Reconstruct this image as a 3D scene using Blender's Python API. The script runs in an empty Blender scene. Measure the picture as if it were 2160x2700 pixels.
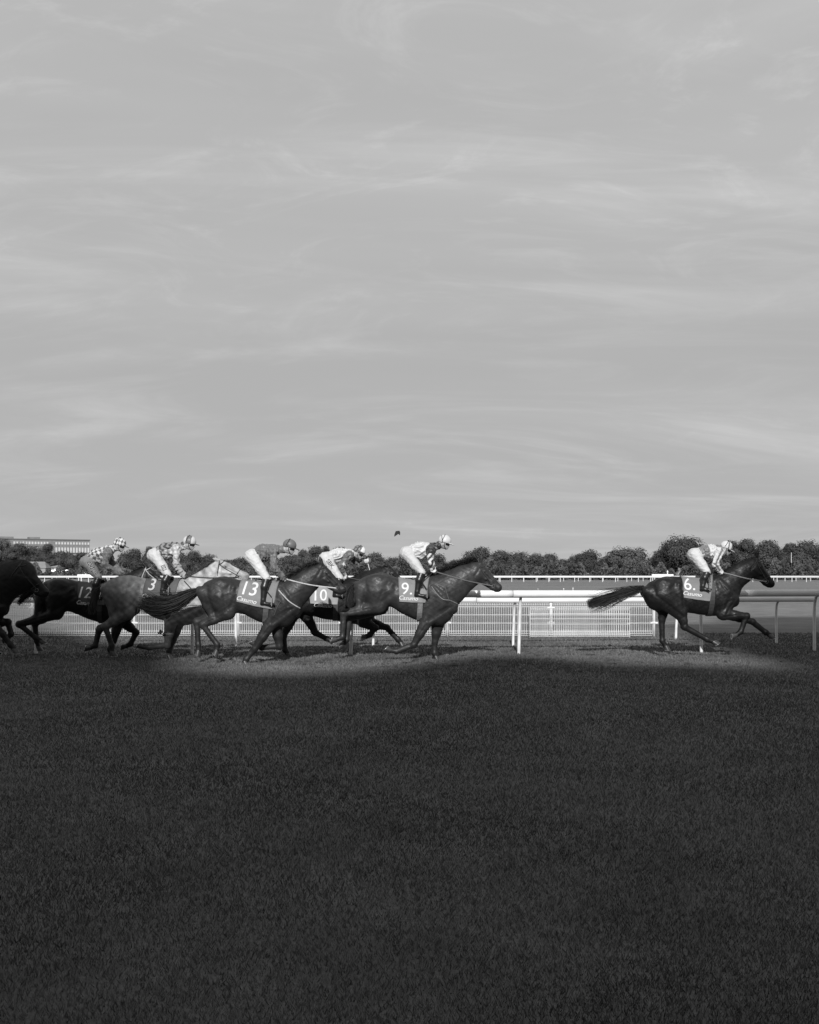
import bpy, bmesh, math, random
import numpy as np
from mathutils import Vector, Matrix
from mathutils.bvhtree import BVHTree

R = math.radians
sc = bpy.context.scene
COL = sc.collection
random.seed(7)
rng = np.random.default_rng(7)

# ------------------------------------------------------------------ camera, sky, sun, exposure
FPX, HCAM, CX, HY = 3000.0, 1.7, 1080.0, 1515.0      # 50 mm lens on a 36 mm frame, eye height, image centre, horizon row
cam = bpy.data.cameras.new('camera')
cam.sensor_fit = 'HORIZONTAL'; cam.sensor_width = 36; cam.lens = 50
cam.shift_y = (HY - 1350.0) / 2160.0
cam.clip_start = 0.1; cam.clip_end = 6000
camo = bpy.data.objects.new('camera', cam); COL.objects.link(camo)
camo.location = (0, 0, HCAM); camo.rotation_euler = (R(90), 0, 0)
sc.camera = camo

SUN_EL = R(27.0)
SUN_DRIFT = 0.032                                     # sideways metres per metre away from the camera
az = math.atan(SUN_DRIFT)
ray = Vector((math.sin(az) * math.cos(SUN_EL), math.cos(az) * math.cos(SUN_EL), -math.sin(SUN_EL)))
world = bpy.data.worlds.new('World'); sc.world = world; world.use_nodes = True
wn, wl = world.node_tree.nodes, world.node_tree.links
wn.clear()
out = wn.new('ShaderNodeOutputWorld'); bg = wn.new('ShaderNodeBackground')
sky = wn.new('ShaderNodeTexSky'); sky.sky_type = 'NISHITA'; sky.sun_disc = False
sky.sun_elevation = SUN_EL; sky.sun_rotation = math.pi - az
sky.air_density = 1.0; sky.dust_density = 1.5; sky.ozone_density = 1.0
bw = wn.new('ShaderNodeRGBToBW')
tc = wn.new('ShaderNodeTexCoord')
# thin cirrus: noise on the cloud-layer plane (direction divided by height), so bands flatten towards the horizon
sep = wn.new('ShaderNodeSeparateXYZ'); wl.new(tc.outputs['Generated'], sep.inputs[0])
def wmath(op, a, b=None, c=None, clamp=False):
    n = wn.new('ShaderNodeMath'); n.operation = op; n.use_clamp = clamp
    for i, v in enumerate((a, b, c)):
        if v is None: continue
        if isinstance(v, (int, float)): n.inputs[i].default_value = v
        else: wl.new(v, n.inputs[i])
    return n.outputs[0]
zz = wmath('ADD', wmath('MAXIMUM', sep.outputs[2], 0.0), 0.26)
px_ = wmath('DIVIDE', sep.outputs[0], zz); py_ = wmath('DIVIDE', sep.outputs[1], zz)
comb = wn.new('ShaderNodeCombineXYZ'); wl.new(px_, comb.inputs[0]); wl.new(py_, comb.inputs[1])
CLOUD_AT = (1.2, 14.4, 9.0)
def cloud(scale, sx, sy, rot, detail, rough, dist, lo, hi):
    m = wn.new('ShaderNodeMapping'); m.inputs['Scale'].default_value = (sx, sy, 1); m.inputs['Rotation'].default_value = (0, 0, rot); m.inputs['Location'].default_value = CLOUD_AT
    wl.new(comb.outputs[0], m.inputs[0])
    n = wn.new('ShaderNodeTexNoise'); n.inputs['Scale'].default_value = scale; n.inputs['Detail'].default_value = detail
    n.inputs['Roughness'].default_value = rough; n.inputs['Distortion'].default_value = dist
    wl.new(m.outputs[0], n.inputs['Vector'])
    r = wn.new('ShaderNodeMapRange'); r.interpolation_type = 'SMOOTHSTEP'
    r.inputs[1].default_value = lo; r.inputs[2].default_value = hi
    wl.new(n.outputs[0], r.inputs[0])
    return r.outputs[0]
c1 = cloud(0.42, 0.8, 1.15, R(14), 6, 0.55, 0.9, 0.36, 0.72)       # broad sheets
c2 = cloud(2.2, 0.5, 1.5, R(-14), 9, 0.6, 1.3, 0.44, 0.84)        # streaks
c3 = cloud(4.5, 0.75, 1.3, R(28), 10, 0.66, 2.0, 0.48, 0.78)         # fine wisps inside the sheets
veil = wmath('ADD', wmath('MULTIPLY', c1, 0.42), wmath('ADD', wmath('MULTIPLY', c2, 0.34), wmath('MULTIPLY', wmath('MULTIPLY', c3, c1), 0.62)))
base = bw.outputs[0]
wl.new(sky.outputs[0], bw.inputs[0])
# a hazy bright-grey veil evens the sky out; the cirrus adds to it
SKY_VEIL, SKY_CLOUD = 4.75, 3.8
skyv = wmath('ADD', wmath('MULTIPLY', base, 0.10), wmath('ADD', SKY_VEIL, wmath('MULTIPLY', veil, SKY_CLOUD)))
wl.new(skyv, bg.inputs[0]); bg.inputs[1].default_value = 0.085
wl.new(bg.outputs[0], out.inputs[0])

sl = bpy.data.lights.new('sun', 'SUN'); sl.energy = 5.0; sl.angle = R(0.7); sl.color = (1, 1, 1)
so = bpy.data.objects.new('sun', sl); COL.objects.link(so)
so.rotation_euler = ray.to_track_quat('-Z', 'Y').to_euler(); so.location = (-5, -60, 60)
vs = sc.view_settings
vs.view_transform = 'Standard'; vs.look = 'None'; vs.exposure = 0.0; vs.gamma = 1.0; vs.use_curve_mapping = False

# ------------------------------------------------------------------ helpers
def at(px, py, Y):
    return Vector(((px - CX) / FPX * Y, Y, HCAM - (py - HY) / FPX * Y))
def gnd(px, py, z=0.0):
    Y = FPX * (HCAM - z) / (py - HY)
    return Vector(((px - CX) / FPX * Y, Y, z))

MATS = {}
def mat(name, v, rough=0.6, spec=0.5, noise=None, bump=None, attr=None, metal=0.0, sheen=0.0, coat=0.0, nscale=None):
    """grey procedural material; noise=(scale, low, high) multiplies the colour, bump=(scale, strength, distance)"""
    if name in MATS: return MATS[name]
    m = bpy.data.materials.new(name); m.use_nodes = True
    nt = m.node_tree; b = nt.nodes['Principled BSDF']
    b.inputs['Base Color'].default_value = (v, v, v, 1)
    b.inputs['Roughness'].default_value = rough
    b.inputs['Specular IOR Level'].default_value = spec
    b.inputs['Metallic'].default_value = metal
    if sheen: b.inputs['Sheen Weight'].default_value = sheen; b.inputs['Sheen Roughness'].default_value = 0.5
    if coat: b.inputs['Coat Weight'].default_value = coat; b.inputs['Coat Roughness'].default_value = 0.25
    tcn = nt.nodes.new('ShaderNodeTexCoord')
    vec = tcn.outputs['Object']
    if nscale:
        mp = nt.nodes.new('ShaderNodeMapping'); mp.inputs['Scale'].default_value = nscale
        nt.links.new(vec, mp.inputs[0]); vec = mp.outputs[0]
    col = None
    if attr:
        a = nt.nodes.new('ShaderNodeAttribute'); a.attribute_name = attr; col = a.outputs['Color']
    if noise:
        n = nt.nodes.new('ShaderNodeTexNoise'); n.inputs['Scale'].default_value = noise[0]; n.inputs['Detail'].default_value = 6
        nt.links.new(vec, n.inputs['Vector'])
        r = nt.nodes.new('ShaderNodeMapRange'); r.inputs[1].default_value = 0.3; r.inputs[2].default_value = 0.7
        r.inputs[3].default_value = noise[1]; r.inputs[4].default_value = noise[2]
        nt.links.new(n.outputs[0], r.inputs[0])
        mx = nt.nodes.new('ShaderNodeMix'); mx.data_type = 'RGBA'; mx.blend_type = 'MULTIPLY'; mx.inputs['Factor'].default_value = 1
        if col: nt.links.new(col, mx.inputs['A'])
        else: mx.inputs['A'].default_value = (v, v, v, 1)
        nt.links.new(r.outputs[0], mx.inputs['B'])
        col = mx.outputs['Result']
    if col: nt.links.new(col, b.inputs['Base Color'])
    if bump:
        n = nt.nodes.new('ShaderNodeTexNoise'); n.inputs['Scale'].default_value = bump[0]; n.inputs['Detail'].default_value = 5
        nt.links.new(vec, n.inputs['Vector'])
        bp = nt.nodes.new('ShaderNodeBump'); bp.inputs['Strength'].default_value = bump[1]; bp.inputs['Distance'].default_value = bump[2]
        nt.links.new(n.outputs[0], bp.inputs['Height']); nt.links.new(bp.outputs[0], b.inputs['Normal'])
    MATS[name] = m
    return m

def empty(name, loc=(0, 0, 0), label=None, cat=None, group=None):
    o = bpy.data.objects.new(name, None); COL.objects.link(o); o.location = loc
    return tag(o, label, cat, group)
def tag(o, label=None, cat=None, group=None, kind=None):
    if label: o['label'] = label
    if cat: o['category'] = cat
    if group: o['group'] = group
    if kind: o['kind'] = kind
    return o
def np_mesh(name, V, polys, smooth=False, colors=None):
    """V (n,3); polys (m,k) array of equal-sized faces, or a list of such arrays"""
    if not isinstance(polys, (list, tuple)): polys = [polys]
    polys = [np.asarray(p, dtype=np.int32) for p in polys if len(p)]
    me = bpy.data.meshes.new(name)
    V = np.ascontiguousarray(V, dtype=np.float32)
    me.vertices.add(len(V)); me.vertices.foreach_set('co', V.ravel())
    loops = np.concatenate([p.ravel() for p in polys])
    tot = np.concatenate([np.full(len(p), p.shape[1], dtype=np.int32) for p in polys])
    start = np.concatenate([[0], np.cumsum(tot)[:-1]]).astype(np.int32)
    me.loops.add(len(loops)); me.loops.foreach_set('vertex_index', loops)
    me.polygons.add(len(tot)); me.polygons.foreach_set('loop_start', start); me.polygons.foreach_set('loop_total', tot)
    if smooth: me.polygons.foreach_set('use_smooth', np.ones(len(tot), dtype=bool))
    me.update(calc_edges=True)
    if colors is not None:
        a = me.color_attributes.new('col', 'FLOAT_COLOR', 'POINT')
        c = np.ones((len(V), 4), dtype=np.float32); c[:, 0] = c[:, 1] = c[:, 2] = colors
        a.data.foreach_set('color', c.ravel())
    return me
def link(name, me, m, parent=None, loc=None):
    o = bpy.data.objects.new(name, me); COL.objects.link(o)
    if m: me.materials.clear(); me.materials.append(m)
    if parent: o.parent = parent
    if loc is not None: o.location = loc
    return o

class MB:
    """collects simple shapes into one mesh"""
    def __init__(s): s.v = []; s.f = []
    def add(s, V, Fc):
        n = len(s.v); s.v += [tuple(p) for p in V]; s.f += [tuple(i + n for i in f) for f in Fc]
    def box(s, c, d, rz=0.0, taper=1.0):
        x, y, z = d[0] / 2, d[1] / 2, d[2] / 2
        V = [(-x, -y, -z), (x, -y, -z), (x, y, -z), (-x, y, -z), (-x * taper, -y * taper, z), (x * taper, -y * taper, z), (x * taper, y * taper, z), (-x * taper, y * taper, z)]
        cr, sr = math.cos(rz), math.sin(rz)
        V = [(c[0] + a * cr - b * sr, c[1] + a * sr + b * cr, c[2] + e) for a, b, e in V]
        s.add(V, [(3, 2, 1, 0), (4, 5, 6, 7), (0, 1, 5, 4), (1, 2, 6, 5), (2, 3, 7, 6), (3, 0, 4, 7)])
    def tube(s, pts, rad, n=8, flat=1.0, up=Vector((0, 0, 1)), caps=True):
        """rad: number or list; flat scales the second cross axis"""
        pts = [Vector(p) for p in pts]
        rad = rad if isinstance(rad, (list, tuple)) else [rad] * len(pts)
        V = []; Fc = []
        for i, p in enumerate(pts):
            d = (pts[min(i + 1, len(pts) - 1)] - pts[max(i - 1, 0)])
            d = d.normalized() if d.length > 1e-9 else Vector((0, 0, 1))
            a = up - d * up.dot(d)
            if a.length < 1e-3: a = Vector((1, 0, 0)) - d * d.x
            a.normalize(); b = d.cross(a)
            for k in range(n):
                t = 2 * math.pi * k / n
                V.append(p + a * (math.cos(t) * rad[i]) + b * (math.sin(t) * rad[i] * flat))
        for i in range(len(pts) - 1):
            for k in range(n):
                Fc.append((i * n + k, i * n + (k + 1) % n, (i + 1) * n + (k + 1) % n, (i + 1) * n + k))
        if caps:
            Fc.append(tuple(range(n - 1, -1, -1))); Fc.append(tuple((len(pts) - 1) * n + k for k in range(n)))
        s.add(V, Fc)
    def build(s, name, m, parent=None, loc=None, smooth=False):
        me = bpy.data.meshes.new(name); me.from_pydata(s.v, [], s.f); me.update()
        if smooth: me.polygons.foreach_set('use_smooth', np.ones(len(me.polygons), dtype=bool))
        return link(name, me, m, parent, loc)

# ------------------------------------------------------------------ materials
M_white = mat('white_rail_plastic', 0.68, 0.42, 0.4, noise=(2.5, 0.9, 1.04))
M_wire = mat('white_coated_wire', 0.72, 0.5, noise=(3, 0.9, 1.05))
M_post = mat('white_post_plastic', 0.66, 0.5, noise=(6, 0.8, 1.05))
M_bark = mat('bark', 0.05, 0.9)

# ------------------------------------------------------------------ ground
def ground_mat():
    m = bpy.data.materials.new('mown_turf'); m.use_nodes = True
    nt = m.node_tree; b = nt.nodes['Principled BSDF']; b.inputs['Roughness'].default_value = 0.85
    b.inputs['Specular IOR Level'].default_value = 0.25
    g = nt.nodes.new('ShaderNodeTexCoord')
    def noise(scale, detail, lo, hi, sc_=(1, 1, 1), a=0.3, c=0.7):
        mp = nt.nodes.new('ShaderNodeMapping'); mp.inputs['Scale'].default_value = sc_; nt.links.new(g.outputs['Object'], mp.inputs[0])
        n = nt.nodes.new('ShaderNodeTexNoise'); n.inputs['Scale'].default_value = scale; n.inputs['Detail'].default_value = detail
        nt.links.new(mp.outputs[0], n.inputs['Vector'])
        r = nt.nodes.new('ShaderNodeMapRange'); r.inputs[1].default_value = a; r.inputs[2].default_value = c
        r.inputs[3].default_value = lo; r.inputs[4].default_value = hi
        nt.links.new(n.outputs[0], r.inputs[0]); return r.outputs[0], n.outputs[0]
    f1, h1 = noise(28, 8, 0.78, 1.22)
    f2, _ = noise(1.1, 5, 0.75, 1.25)
    f3, _ = noise(0.05, 4, 0.85, 1.15, (0.35, 1, 1))
    def mul(x, y):
        n = nt.nodes.new('ShaderNodeMath'); n.operation = 'MULTIPLY'
        for i, q in enumerate((x, y)):
            if isinstance(q, float): n.inputs[i].default_value = q
            else: nt.links.new(q, n.inputs[i])
        return n.outputs[0]
    sp_ = nt.nodes.new('ShaderNodeSeparateXYZ'); nt.links.new(g.outputs['Object'], sp_.inputs[0])
    r = nt.nodes.new('ShaderNodeMapRange'); nt.links.new(sp_.outputs[1], r.inputs[0])      # turf darker up to the fence, paler beyond it
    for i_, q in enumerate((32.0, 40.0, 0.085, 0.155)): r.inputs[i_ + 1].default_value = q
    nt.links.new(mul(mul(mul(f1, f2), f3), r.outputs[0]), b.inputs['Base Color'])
    bp = nt.nodes.new('ShaderNodeBump'); bp.inputs['Strength'].default_value = 0.5; bp.inputs['Distance'].default_value = 0.04
    nt.links.new(h1, bp.inputs['Height']); nt.links.new(bp.outputs[0], b.inputs['Normal'])
    return m
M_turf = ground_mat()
def bank_height(x, y):
    """low grassy rise under the far left trees"""
    t = np.clip((y - 430) / 120.0, 0, 1); t = t * t * (3 - 2 * t)
    s = np.clip((-85 - x * 1.0) / 40.0, 0, 1); s = s * s * (3 - 2 * s)
    return 5.2 * t * s
def make_ground():
    ys = np.concatenate([np.linspace(-140, 0, 8), np.linspace(5, 60, 12), np.linspace(80, 420, 12), np.linspace(430, 620, 20), np.geomspace(680, 5200, 8)])
    xs = np.concatenate([np.linspace(-3000, -320, 6), np.linspace(-300, -60, 25), np.linspace(-40, 300, 10), np.linspace(400, 3000, 6)])
    X, Y = np.meshgrid(xs, ys)
    Z = bank_height(X, Y)
    V = np.stack([X, Y, Z], -1).reshape(-1, 3)
    nx = len(xs); q = []
    for j in range(len(ys) - 1):
        for i in range(nx - 1):
            q.append((j * nx + i, j * nx + i + 1, (j + 1) * nx + i + 1, (j + 1) * nx + i))
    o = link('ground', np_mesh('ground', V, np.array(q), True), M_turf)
    tag(o, 'mown racecourse turf running back to the tree line', kind='structure')
make_ground()

def make_grass():
    """grass blades from the near edge of the picture to just past the running rails"""
    n = 480000
    u = rng.random(n)
    y0, y1 = 3.6, 33.0
    Y = y0 * (y1 / y0) ** (u ** 0.85)
    half = 0.40 * Y + 0.4
    X = (rng.random(n) * 2 - 1) * half
    lay = (rng.random((n, 2)) - 0.5)
    h = (0.016 + 0.026 * rng.random(n)) * (0.85 + 0.018 * Y)
    w = 0.0018 + 0.00032 * Y * (0.6 + 0.8 * rng.random(n))
    ang = rng.random(n) * math.pi
    dx, dy = np.cos(ang) * w, np.sin(ang) * w * 0.6
    V = np.empty((n, 3, 3), dtype=np.float32)
    V[:, 0] = np.stack([X - dx, Y - dy, np.full(n, -0.004)], -1)
    V[:, 1] = np.stack([X + dx, Y + dy, np.full(n, -0.004)], -1)
    V[:, 2] = np.stack([X + lay[:, 0] * h * 1.5, Y + lay[:, 1] * h * 1.5, h * (0.7 + 0.3 * rng.random(n))], -1)
    patch = 0.86 + 0.14 * np.sin(X * 4.1 + 2 * np.sin(Y * 2.3)) * np.sin(Y * 3.7 + 1.5 * np.sin(X * 2.9)) + 0.2 * np.sin(X * 1.3 + np.sin(Y * 0.7) * 2) * np.sin(Y * 0.9 + X * 0.3) 
    c = (0.098 + 0.026 * rng.random(n)) * patch
    me = np_mesh('grass', V.reshape(-1, 3), np.arange(n * 3).reshape(n, 3), False, np.repeat(c, 3))
    o = link('grass', me, mat('grass_blades', 0.1, 0.6, 0.25, attr='col'))
    tag(o, 'short mown grass blades covering the racecourse turf', 'grass', kind='stuff')
make_grass()

# ------------------------------------------------------------------ grandstand behind the camera: its shadow lies over the near turf
def make_grandstand():
    Yf = -64.0
    k = math.tan(SUN_EL) / math.cos(az)
    up = (23.0 - Yf) * k; sh = -SUN_DRIFT * (23.0 - Yf)
    # height of the shade above the turf at 23 m, left to right
    prof = [(-60, 9), (-14, 7.5), (-9.4, 4.6), (-8.2, 3.1), (-7.2, 2.4), (-6.6, 2.0), (-6.1, 1.78), (-5.7, 1.65), (-5.35, 1.35), (-5.0, .85), (-4.75, .25), (-4.5, -.5), (-4.1, -1.1), (-3.6, -1.5), (-3.0, -1.75), (-1.6, -1.75),
            (-0.6, -1.45), (0.2, -0.8), (0.8, -0.1), (1.3, 0.35), (2.1, 0.35), (2.8, 0.1), (3.4, -0.45), (4.2, -0.75), (5.4, -0.95), (6.6, -1.25), (7.6, -1.6), (8.6, -2.0), (11, -2.4), (60, -2.4)]
    fine = [prof[0]]
    for (xa, ha), (xb, hb) in zip(prof[1:-2], prof[2:-1]):      # random bumps added to the roofline to break up its shadow edge
        k_ = max(1, int((xb - xa) / .35))
        for i in range(k_):
            t = i / k_; fine.append((xa + (xb - xa) * t, ha + (hb - ha) * t + .13 * math.sin(xa * 5.1 + t * 3) * math.sin(xa * 2.3 + i) + .10 * random.uniform(-1, 1)))
    prof = fine + prof[-2:]
    root = empty('grandstand', (0, Yf, 0), 'tall pale grandstand behind the photographer casting the near shade', 'grandstand')
    mt = mat('stand_concrete', 0.22, 0.8, noise=(0.4, 0.85, 1.1), bump=(3, 0.2, 0.02))
    def slab(name, prof_top, bottom, depth, parent):
        V = []; n = len(prof_top)
        for yy in (0, -depth):
            for x, h in prof_top: V.append((x + sh, yy, h + up))
            for x, b in bottom: V.append((x + sh, yy, b))
        F = []
        for i in range(n - 1):
            F += [(i, n + i, n + i + 1, i + 1), (2 * n + i, 2 * n + i + 1, 3 * n + i + 1, 3 * n + i),
                  (i, i + 1, 2 * n + i + 1, 2 * n + i), (n + i, 3 * n + i, 3 * n + i + 1, n + i + 1)]
        F += [(0, 2 * n, 3 * n, n), (n - 1, 2 * n - 1, 4 * n - 1, 3 * n - 1)]
        mb = MB(); mb.add(V, F); return mb.build(name, mt, parent)
    slab('stand_wall', prof, [(x, 0) for x, h in prof], 14, root)
    # roof wings on the right with an open gap between
    w1 = [(6.9, 2.35), (7.02, 3.0), (7.3, 4.6), (7.55, 4.7), (60, 4.8)]
    b1 = [(6.9, 2.2), (7.02, 1.2), (7.3, -0.6), (7.5, -2.6), (60, -2.6)]
    slab('upper_tier', w1, [(x, h + up) for x, h in b1], 10, root)
    w2 = [(7.6, 7.6), (8.2, 8.2), (10.3, 8.5), (11, 9.9), (12.5, 11.5), (60, 13)]; b2 = [(7.6, 7.4), (8.2, 6.9), (10.3, 6.9), (11, 7.2), (12.5, 7.4), (60, 7.4)]
    slab('roof', w2, [(x, h + up) for x, h in b2], 12, root)
    for x in (9.0, 20, 34, 48):
        mb = MB(); mb.box((x + sh, -5, up + 2.0), (0.35, 0.35, 13)); mb.build('column', mt, root)
    for j in range(4):
        mb = MB(); mb.box((0, 1.2 + j * 1.1, 5.0 - j * 1.25), (110, 1.1, 0.5)); mb.build('terrace_step', mt, root)
make_grandstand()

# ------------------------------------------------------------------ running rails
def spline(pts, n):
    """Catmull-Rom through points, n samples per span"""
    P = [Vector(p) for p in pts]; P = [P[0] * 2 - P[1]] + P + [P[-1] * 2 - P[-2]]
    r = []
    for i in range(1, len(P) - 2):
        for k in range(n):
            t = k / n
            r.append(0.5 * ((2 * P[i]) + (-P[i - 1] + P[i + 1]) * t + (2 * P[i - 1] - 5 * P[i] + 4 * P[i + 1] - P[i + 2]) * t * t
                            + (-P[i - 1] + 3 * P[i] - 3 * P[i + 1] + P[i + 2]) * t ** 3))
    r.append(P[-2]); return r

def running_rail(label, bases, height, thick, over, sec_len, post_r, last=None):
    root = empty('running_rail', (0, bases[0][1], 0), label, 'rail')
    oy = bases[0][1]
    line = spline([Vector((x, y - over, height - thick / 2)) for x, y in bases], 24)
    # cut the line into sections with hairline joints
    seg = [line[0]]; acc = 0.0; secs = []
    for p in line[1:]:
        acc += (p - seg[-1]).length; seg.append(p)
        if acc > sec_len: secs.append(seg); seg = [p]; acc = 0
    if len(seg) > 1: secs.append(seg)
    for s_ in secs:
        a = s_[0] + (s_[1] - s_[0]).normalized() * 0.004; b = s_[-1] - (s_[-1] - s_[-2]).normalized() * 0.004
        pts = [a] + s_[1:-1] + [b]
        jz = random.uniform(-0.007, 0.007)
        mb = MB(); mb.tube([p - Vector((0, oy, -jz)) for p in pts], thick / 2, 18, 0.85)
        sec = mb.build('rail_section', M_white, root, smooth=True)
        d = (s_[1] - s_[0]).normalized()
        mb = MB(); mb.tube([a - Vector((0, oy, 0)) - d * .004 + d * q for q in (.0, .012)], thick / 2 * 1.012, 18, 0.85); mb.build('joint', mat('rail_joint', .25, .6), sec, smooth=True)
    for x, y in bases[:last]:
        dx = random.uniform(-0.06, 0.05)
        pts = spline([(x, y, -0.05), (x + dx * .3, y - 0.01, 0.4), (x + dx * 0.7, y - 0.03, height - 0.45), (x + dx * .9, y - over * 0.45, height - 0.2), (x + dx, y - over, height - thick * 0.75)], 6)
        mb = MB(); mb.tube([p - Vector((0, oy, 0)) for p in pts], [post_r * (1.08 - 0.15 * i / len(pts)) for i in range(len(pts))], 12)
        mb.build('post', M_post, root, smooth=True)
front = [gnd(px, py) for px, py in ((-800, 1726), (-330, 1726), (95, 1726), (507, 1726), (925, 1727), (1368, 1724), (1850, 1721), (2148, 1717), (2480, 1714), (2900, 1711))]
running_rail('front white running rail with fat rounded top bar behind the horses', [(p.x, p.y) for p in front], 1.365, 0.148, 0.25, 3.4, 0.033)
back = [gnd(px, py) for px, py in ((-500, 1703), (-110, 1703), (256, 1703), (622, 1703), (984, 1702), (1353, 1703), (1782, 1699), (2048, 1697))]
back.append(Vector((back[-1].x + 0.85, back[-1].y + 0.03, 0)))
running_rail('rear white running rail, thinner and lower than the one before it', [(p.x, p.y) for p in back], 1.155, 0.12, 0.22, 3.1, 0.030, -1)

# ------------------------------------------------------------------ white wire mesh fence
def mesh_panel(name, x0, x1, Y, parent, oy, zs, top, bot, sp=0.062, fold=0.05):
    mb = MB(); n = max(2, int(round((x1 - x0) / sp)))
    r = 0.0062
    for i in range(n + 1):
        x = x0 + (x1 - x0) * i / n
        mb.tube([(x, Y - oy, bot), (x, Y - oy - fold, bot + 0.055), (x, Y - oy, bot + 0.115), (x, Y - oy, top - 0.105), (x, Y - oy - fold, top - 0.052), (x, Y - oy, top)], r, 4)
    for z in zs:
        f = fold if (abs(z - (top - 0.052)) < 0.02 or abs(z - (bot + 0.055)) < 0.02) else 0.0
        mb.tube([(x0, Y - oy - f - 0.009, z), (x1, Y - oy - f - 0.009, z)], r * 1.15, 4, up=Vector((0, 0, 1)))
    o = mb.build(name, M_wire, parent); tag(o, kind='stuff'); return o
FY = 31.3
zs = [0.917, 0.865, 0.812, 0.589, 0.364, 0.145, 0.085, 0.03]
fx = [at(px, 1600, FY).x for px in (-460, -187, 85, 354, 628, 903, 1180, 1453, 1725)]
root = empty('mesh_fence', (0, FY, 0), 'long low fence of white wire mesh panels between round white posts', 'fence')
for a, b in zip(fx[:-1], fx[1:]):
    mesh_panel('wire_mesh', a + 0.05, b - 0.05, FY, root, FY, zs, 0.917, 0.03)
for x in fx:
    mb = MB(); mb.tube([(x, 0, -0.04), (x, 0, 0.95), (x, 0, 0.975)], [0.034, 0.034, 0.022], 12); p = mb.build('post', M_post, root, smooth=True)
    for z in (0.79, 0.375):
        mb = MB(); mb.tube([(x, 0, z - 0.03), (x, 0, z - 0.02), (x, 0, z + 0.03)], [0.03, 0.047, 0.047], 12); mb.box((x, -0.015, z), (0.2, 0.03, 0.045)); mb.build('clamp', M_post, p)
gY = 30.75; gx0, gx1 = at(1398, 0, gY).x, at(1661, 0, gY).x
root = empty('spare_mesh_panel', (0, gY, 0), 'loose wire mesh panel leaning low against the front of the fence', 'fence panel')
mesh_panel('wire_mesh', gx0, gx1, gY, root, gY, [0.03, 0.085, 0.145, 0.36, 0.5, 0.64, 0.745, 0.79, 0.83], 0.83, 0.01, 0.0595)
for x in (gx0, gx1):
    mb = MB(); mb.tube([(x, 0, 0.0), (x, 0, 0.83)], 0.009, 6); mb.build('edge_bar', M_wire, root)

# ------------------------------------------------------------------ far rails, boards, markers
def far_rail(label, Y, sp, x0, x1, h=1.2):
    root = empty('far_rail', (0, Y, 0), label, 'rail')
    mb = MB(); mb.tube([(x0, 0, h - 0.1), (x1, 0, h - 0.1)], 0.13, 8); mb.build('rail_bar', M_white, root, smooth=True)
    x = x0; pm = None
    while x < x1:
        if pm is None:
            mb = MB(); mb.tube([(0, 0, 0), (0, 0, h - 0.15)], 0.075, 6); o = mb.build('post', M_post, root, loc=(x, 0, 0)); pm = o.data
        else: o = link('post', pm, None, root, (x, 0, 0))
        x += sp * random.uniform(0.85, 1.15)
far_rail('nearer white running rail across the far side of the course', 262, 3.0, -102, 102)
far_rail('farther white running rail just below the trees on the far side', 292, 3.3, -112, 112, 1.35)

def board(px0, px1, py0, py1, Y, label, finial=None):
    a, b = at(px0, py0, Y), at(px1, py1, Y)
    root = empty('rail_board', ((a.x + b.x) / 2, Y, 0), label, 'board')
    w = b.x - a.x; zt, zb = a.z, b.z
    mb = MB(); mb.box((0, 0, (zt + zb) / 2), (w, 0.12, zt - zb)); mb.build('board_face', M_white, root)
    for s in (-0.45, 0.0, 0.45):
        mb = MB(); mb.box((s * w, 0.12, zt / 2 - 0.02), (0.12, 0.1, zt - 0.06)); mb.build('leg', M_post, root)
    if finial:
        f = at(finial[0], finial[1], Y)
        mb = MB(); mb.tube([(f.x - (a.x + b.x) / 2, 0.15, zt * 0.5), (f.x - (a.x + b.x) / 2, 0.15, f.z - 0.35), (f.x - (a.x + b.x) / 2, 0.15, f.z - 0.25), (f.x - (a.x + b.x) / 2, 0.15, f.z)], [0.11, 0.11, 0.17, 0.06], 8); mb.build('marker_pin', M_white, root)
board(1719, 1776, 1514, 1522.5, 210, 'long white board on legs with a small pin on top, behind the leading horse', (1761, 1504))
board(770, 783, 1514.5, 1521, 240, 'small white board on the far rail above the neck of horse 13')
board(204, 262, 1514.5, 1523, 235, 'white board on the far rail behind the leftmost jockey')
for i, (px, py, l) in enumerate(((1486.5, 1559, 'thin'), (1511, 1557, 'stout'), (1419, 1556, 'low'))):
    g = gnd(px, py); mb = MB()
    mb.tube([(0, 0, 0), (0, 0, 0.24 if i != 2 else 0.1), (0.02, 0, 0.3 if i != 2 else 0.14)], [0.07, 0.08 + 0.03 * i, 0.02], 8)
    o = mb.build('turf_marker', M_white, loc=g)
    tag(o, l + ' white marker peg standing in the turf beyond the rails', 'marker', 'white pegs in the turf')
def pole():
    Y = 366; b = at(2087, 1484, Y); t = at(2087, 1457, Y)
    root = empty('pole', (b.x, Y, 0), 'slender pole with a white top against the trees at right', 'pole')
    mb = MB(); mb.tube([(0, 0, 0), (0, 0, b.z)], 0.1, 6); mb.build('shaft', mat('dark_pole', 0.05, 0.6), root)
    mb = MB(); mb.tube([(0, 0, b.z), (0, 0, t.z)], 0.075, 6); mb.build('pole_top', M_white, root)
pole()

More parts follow.
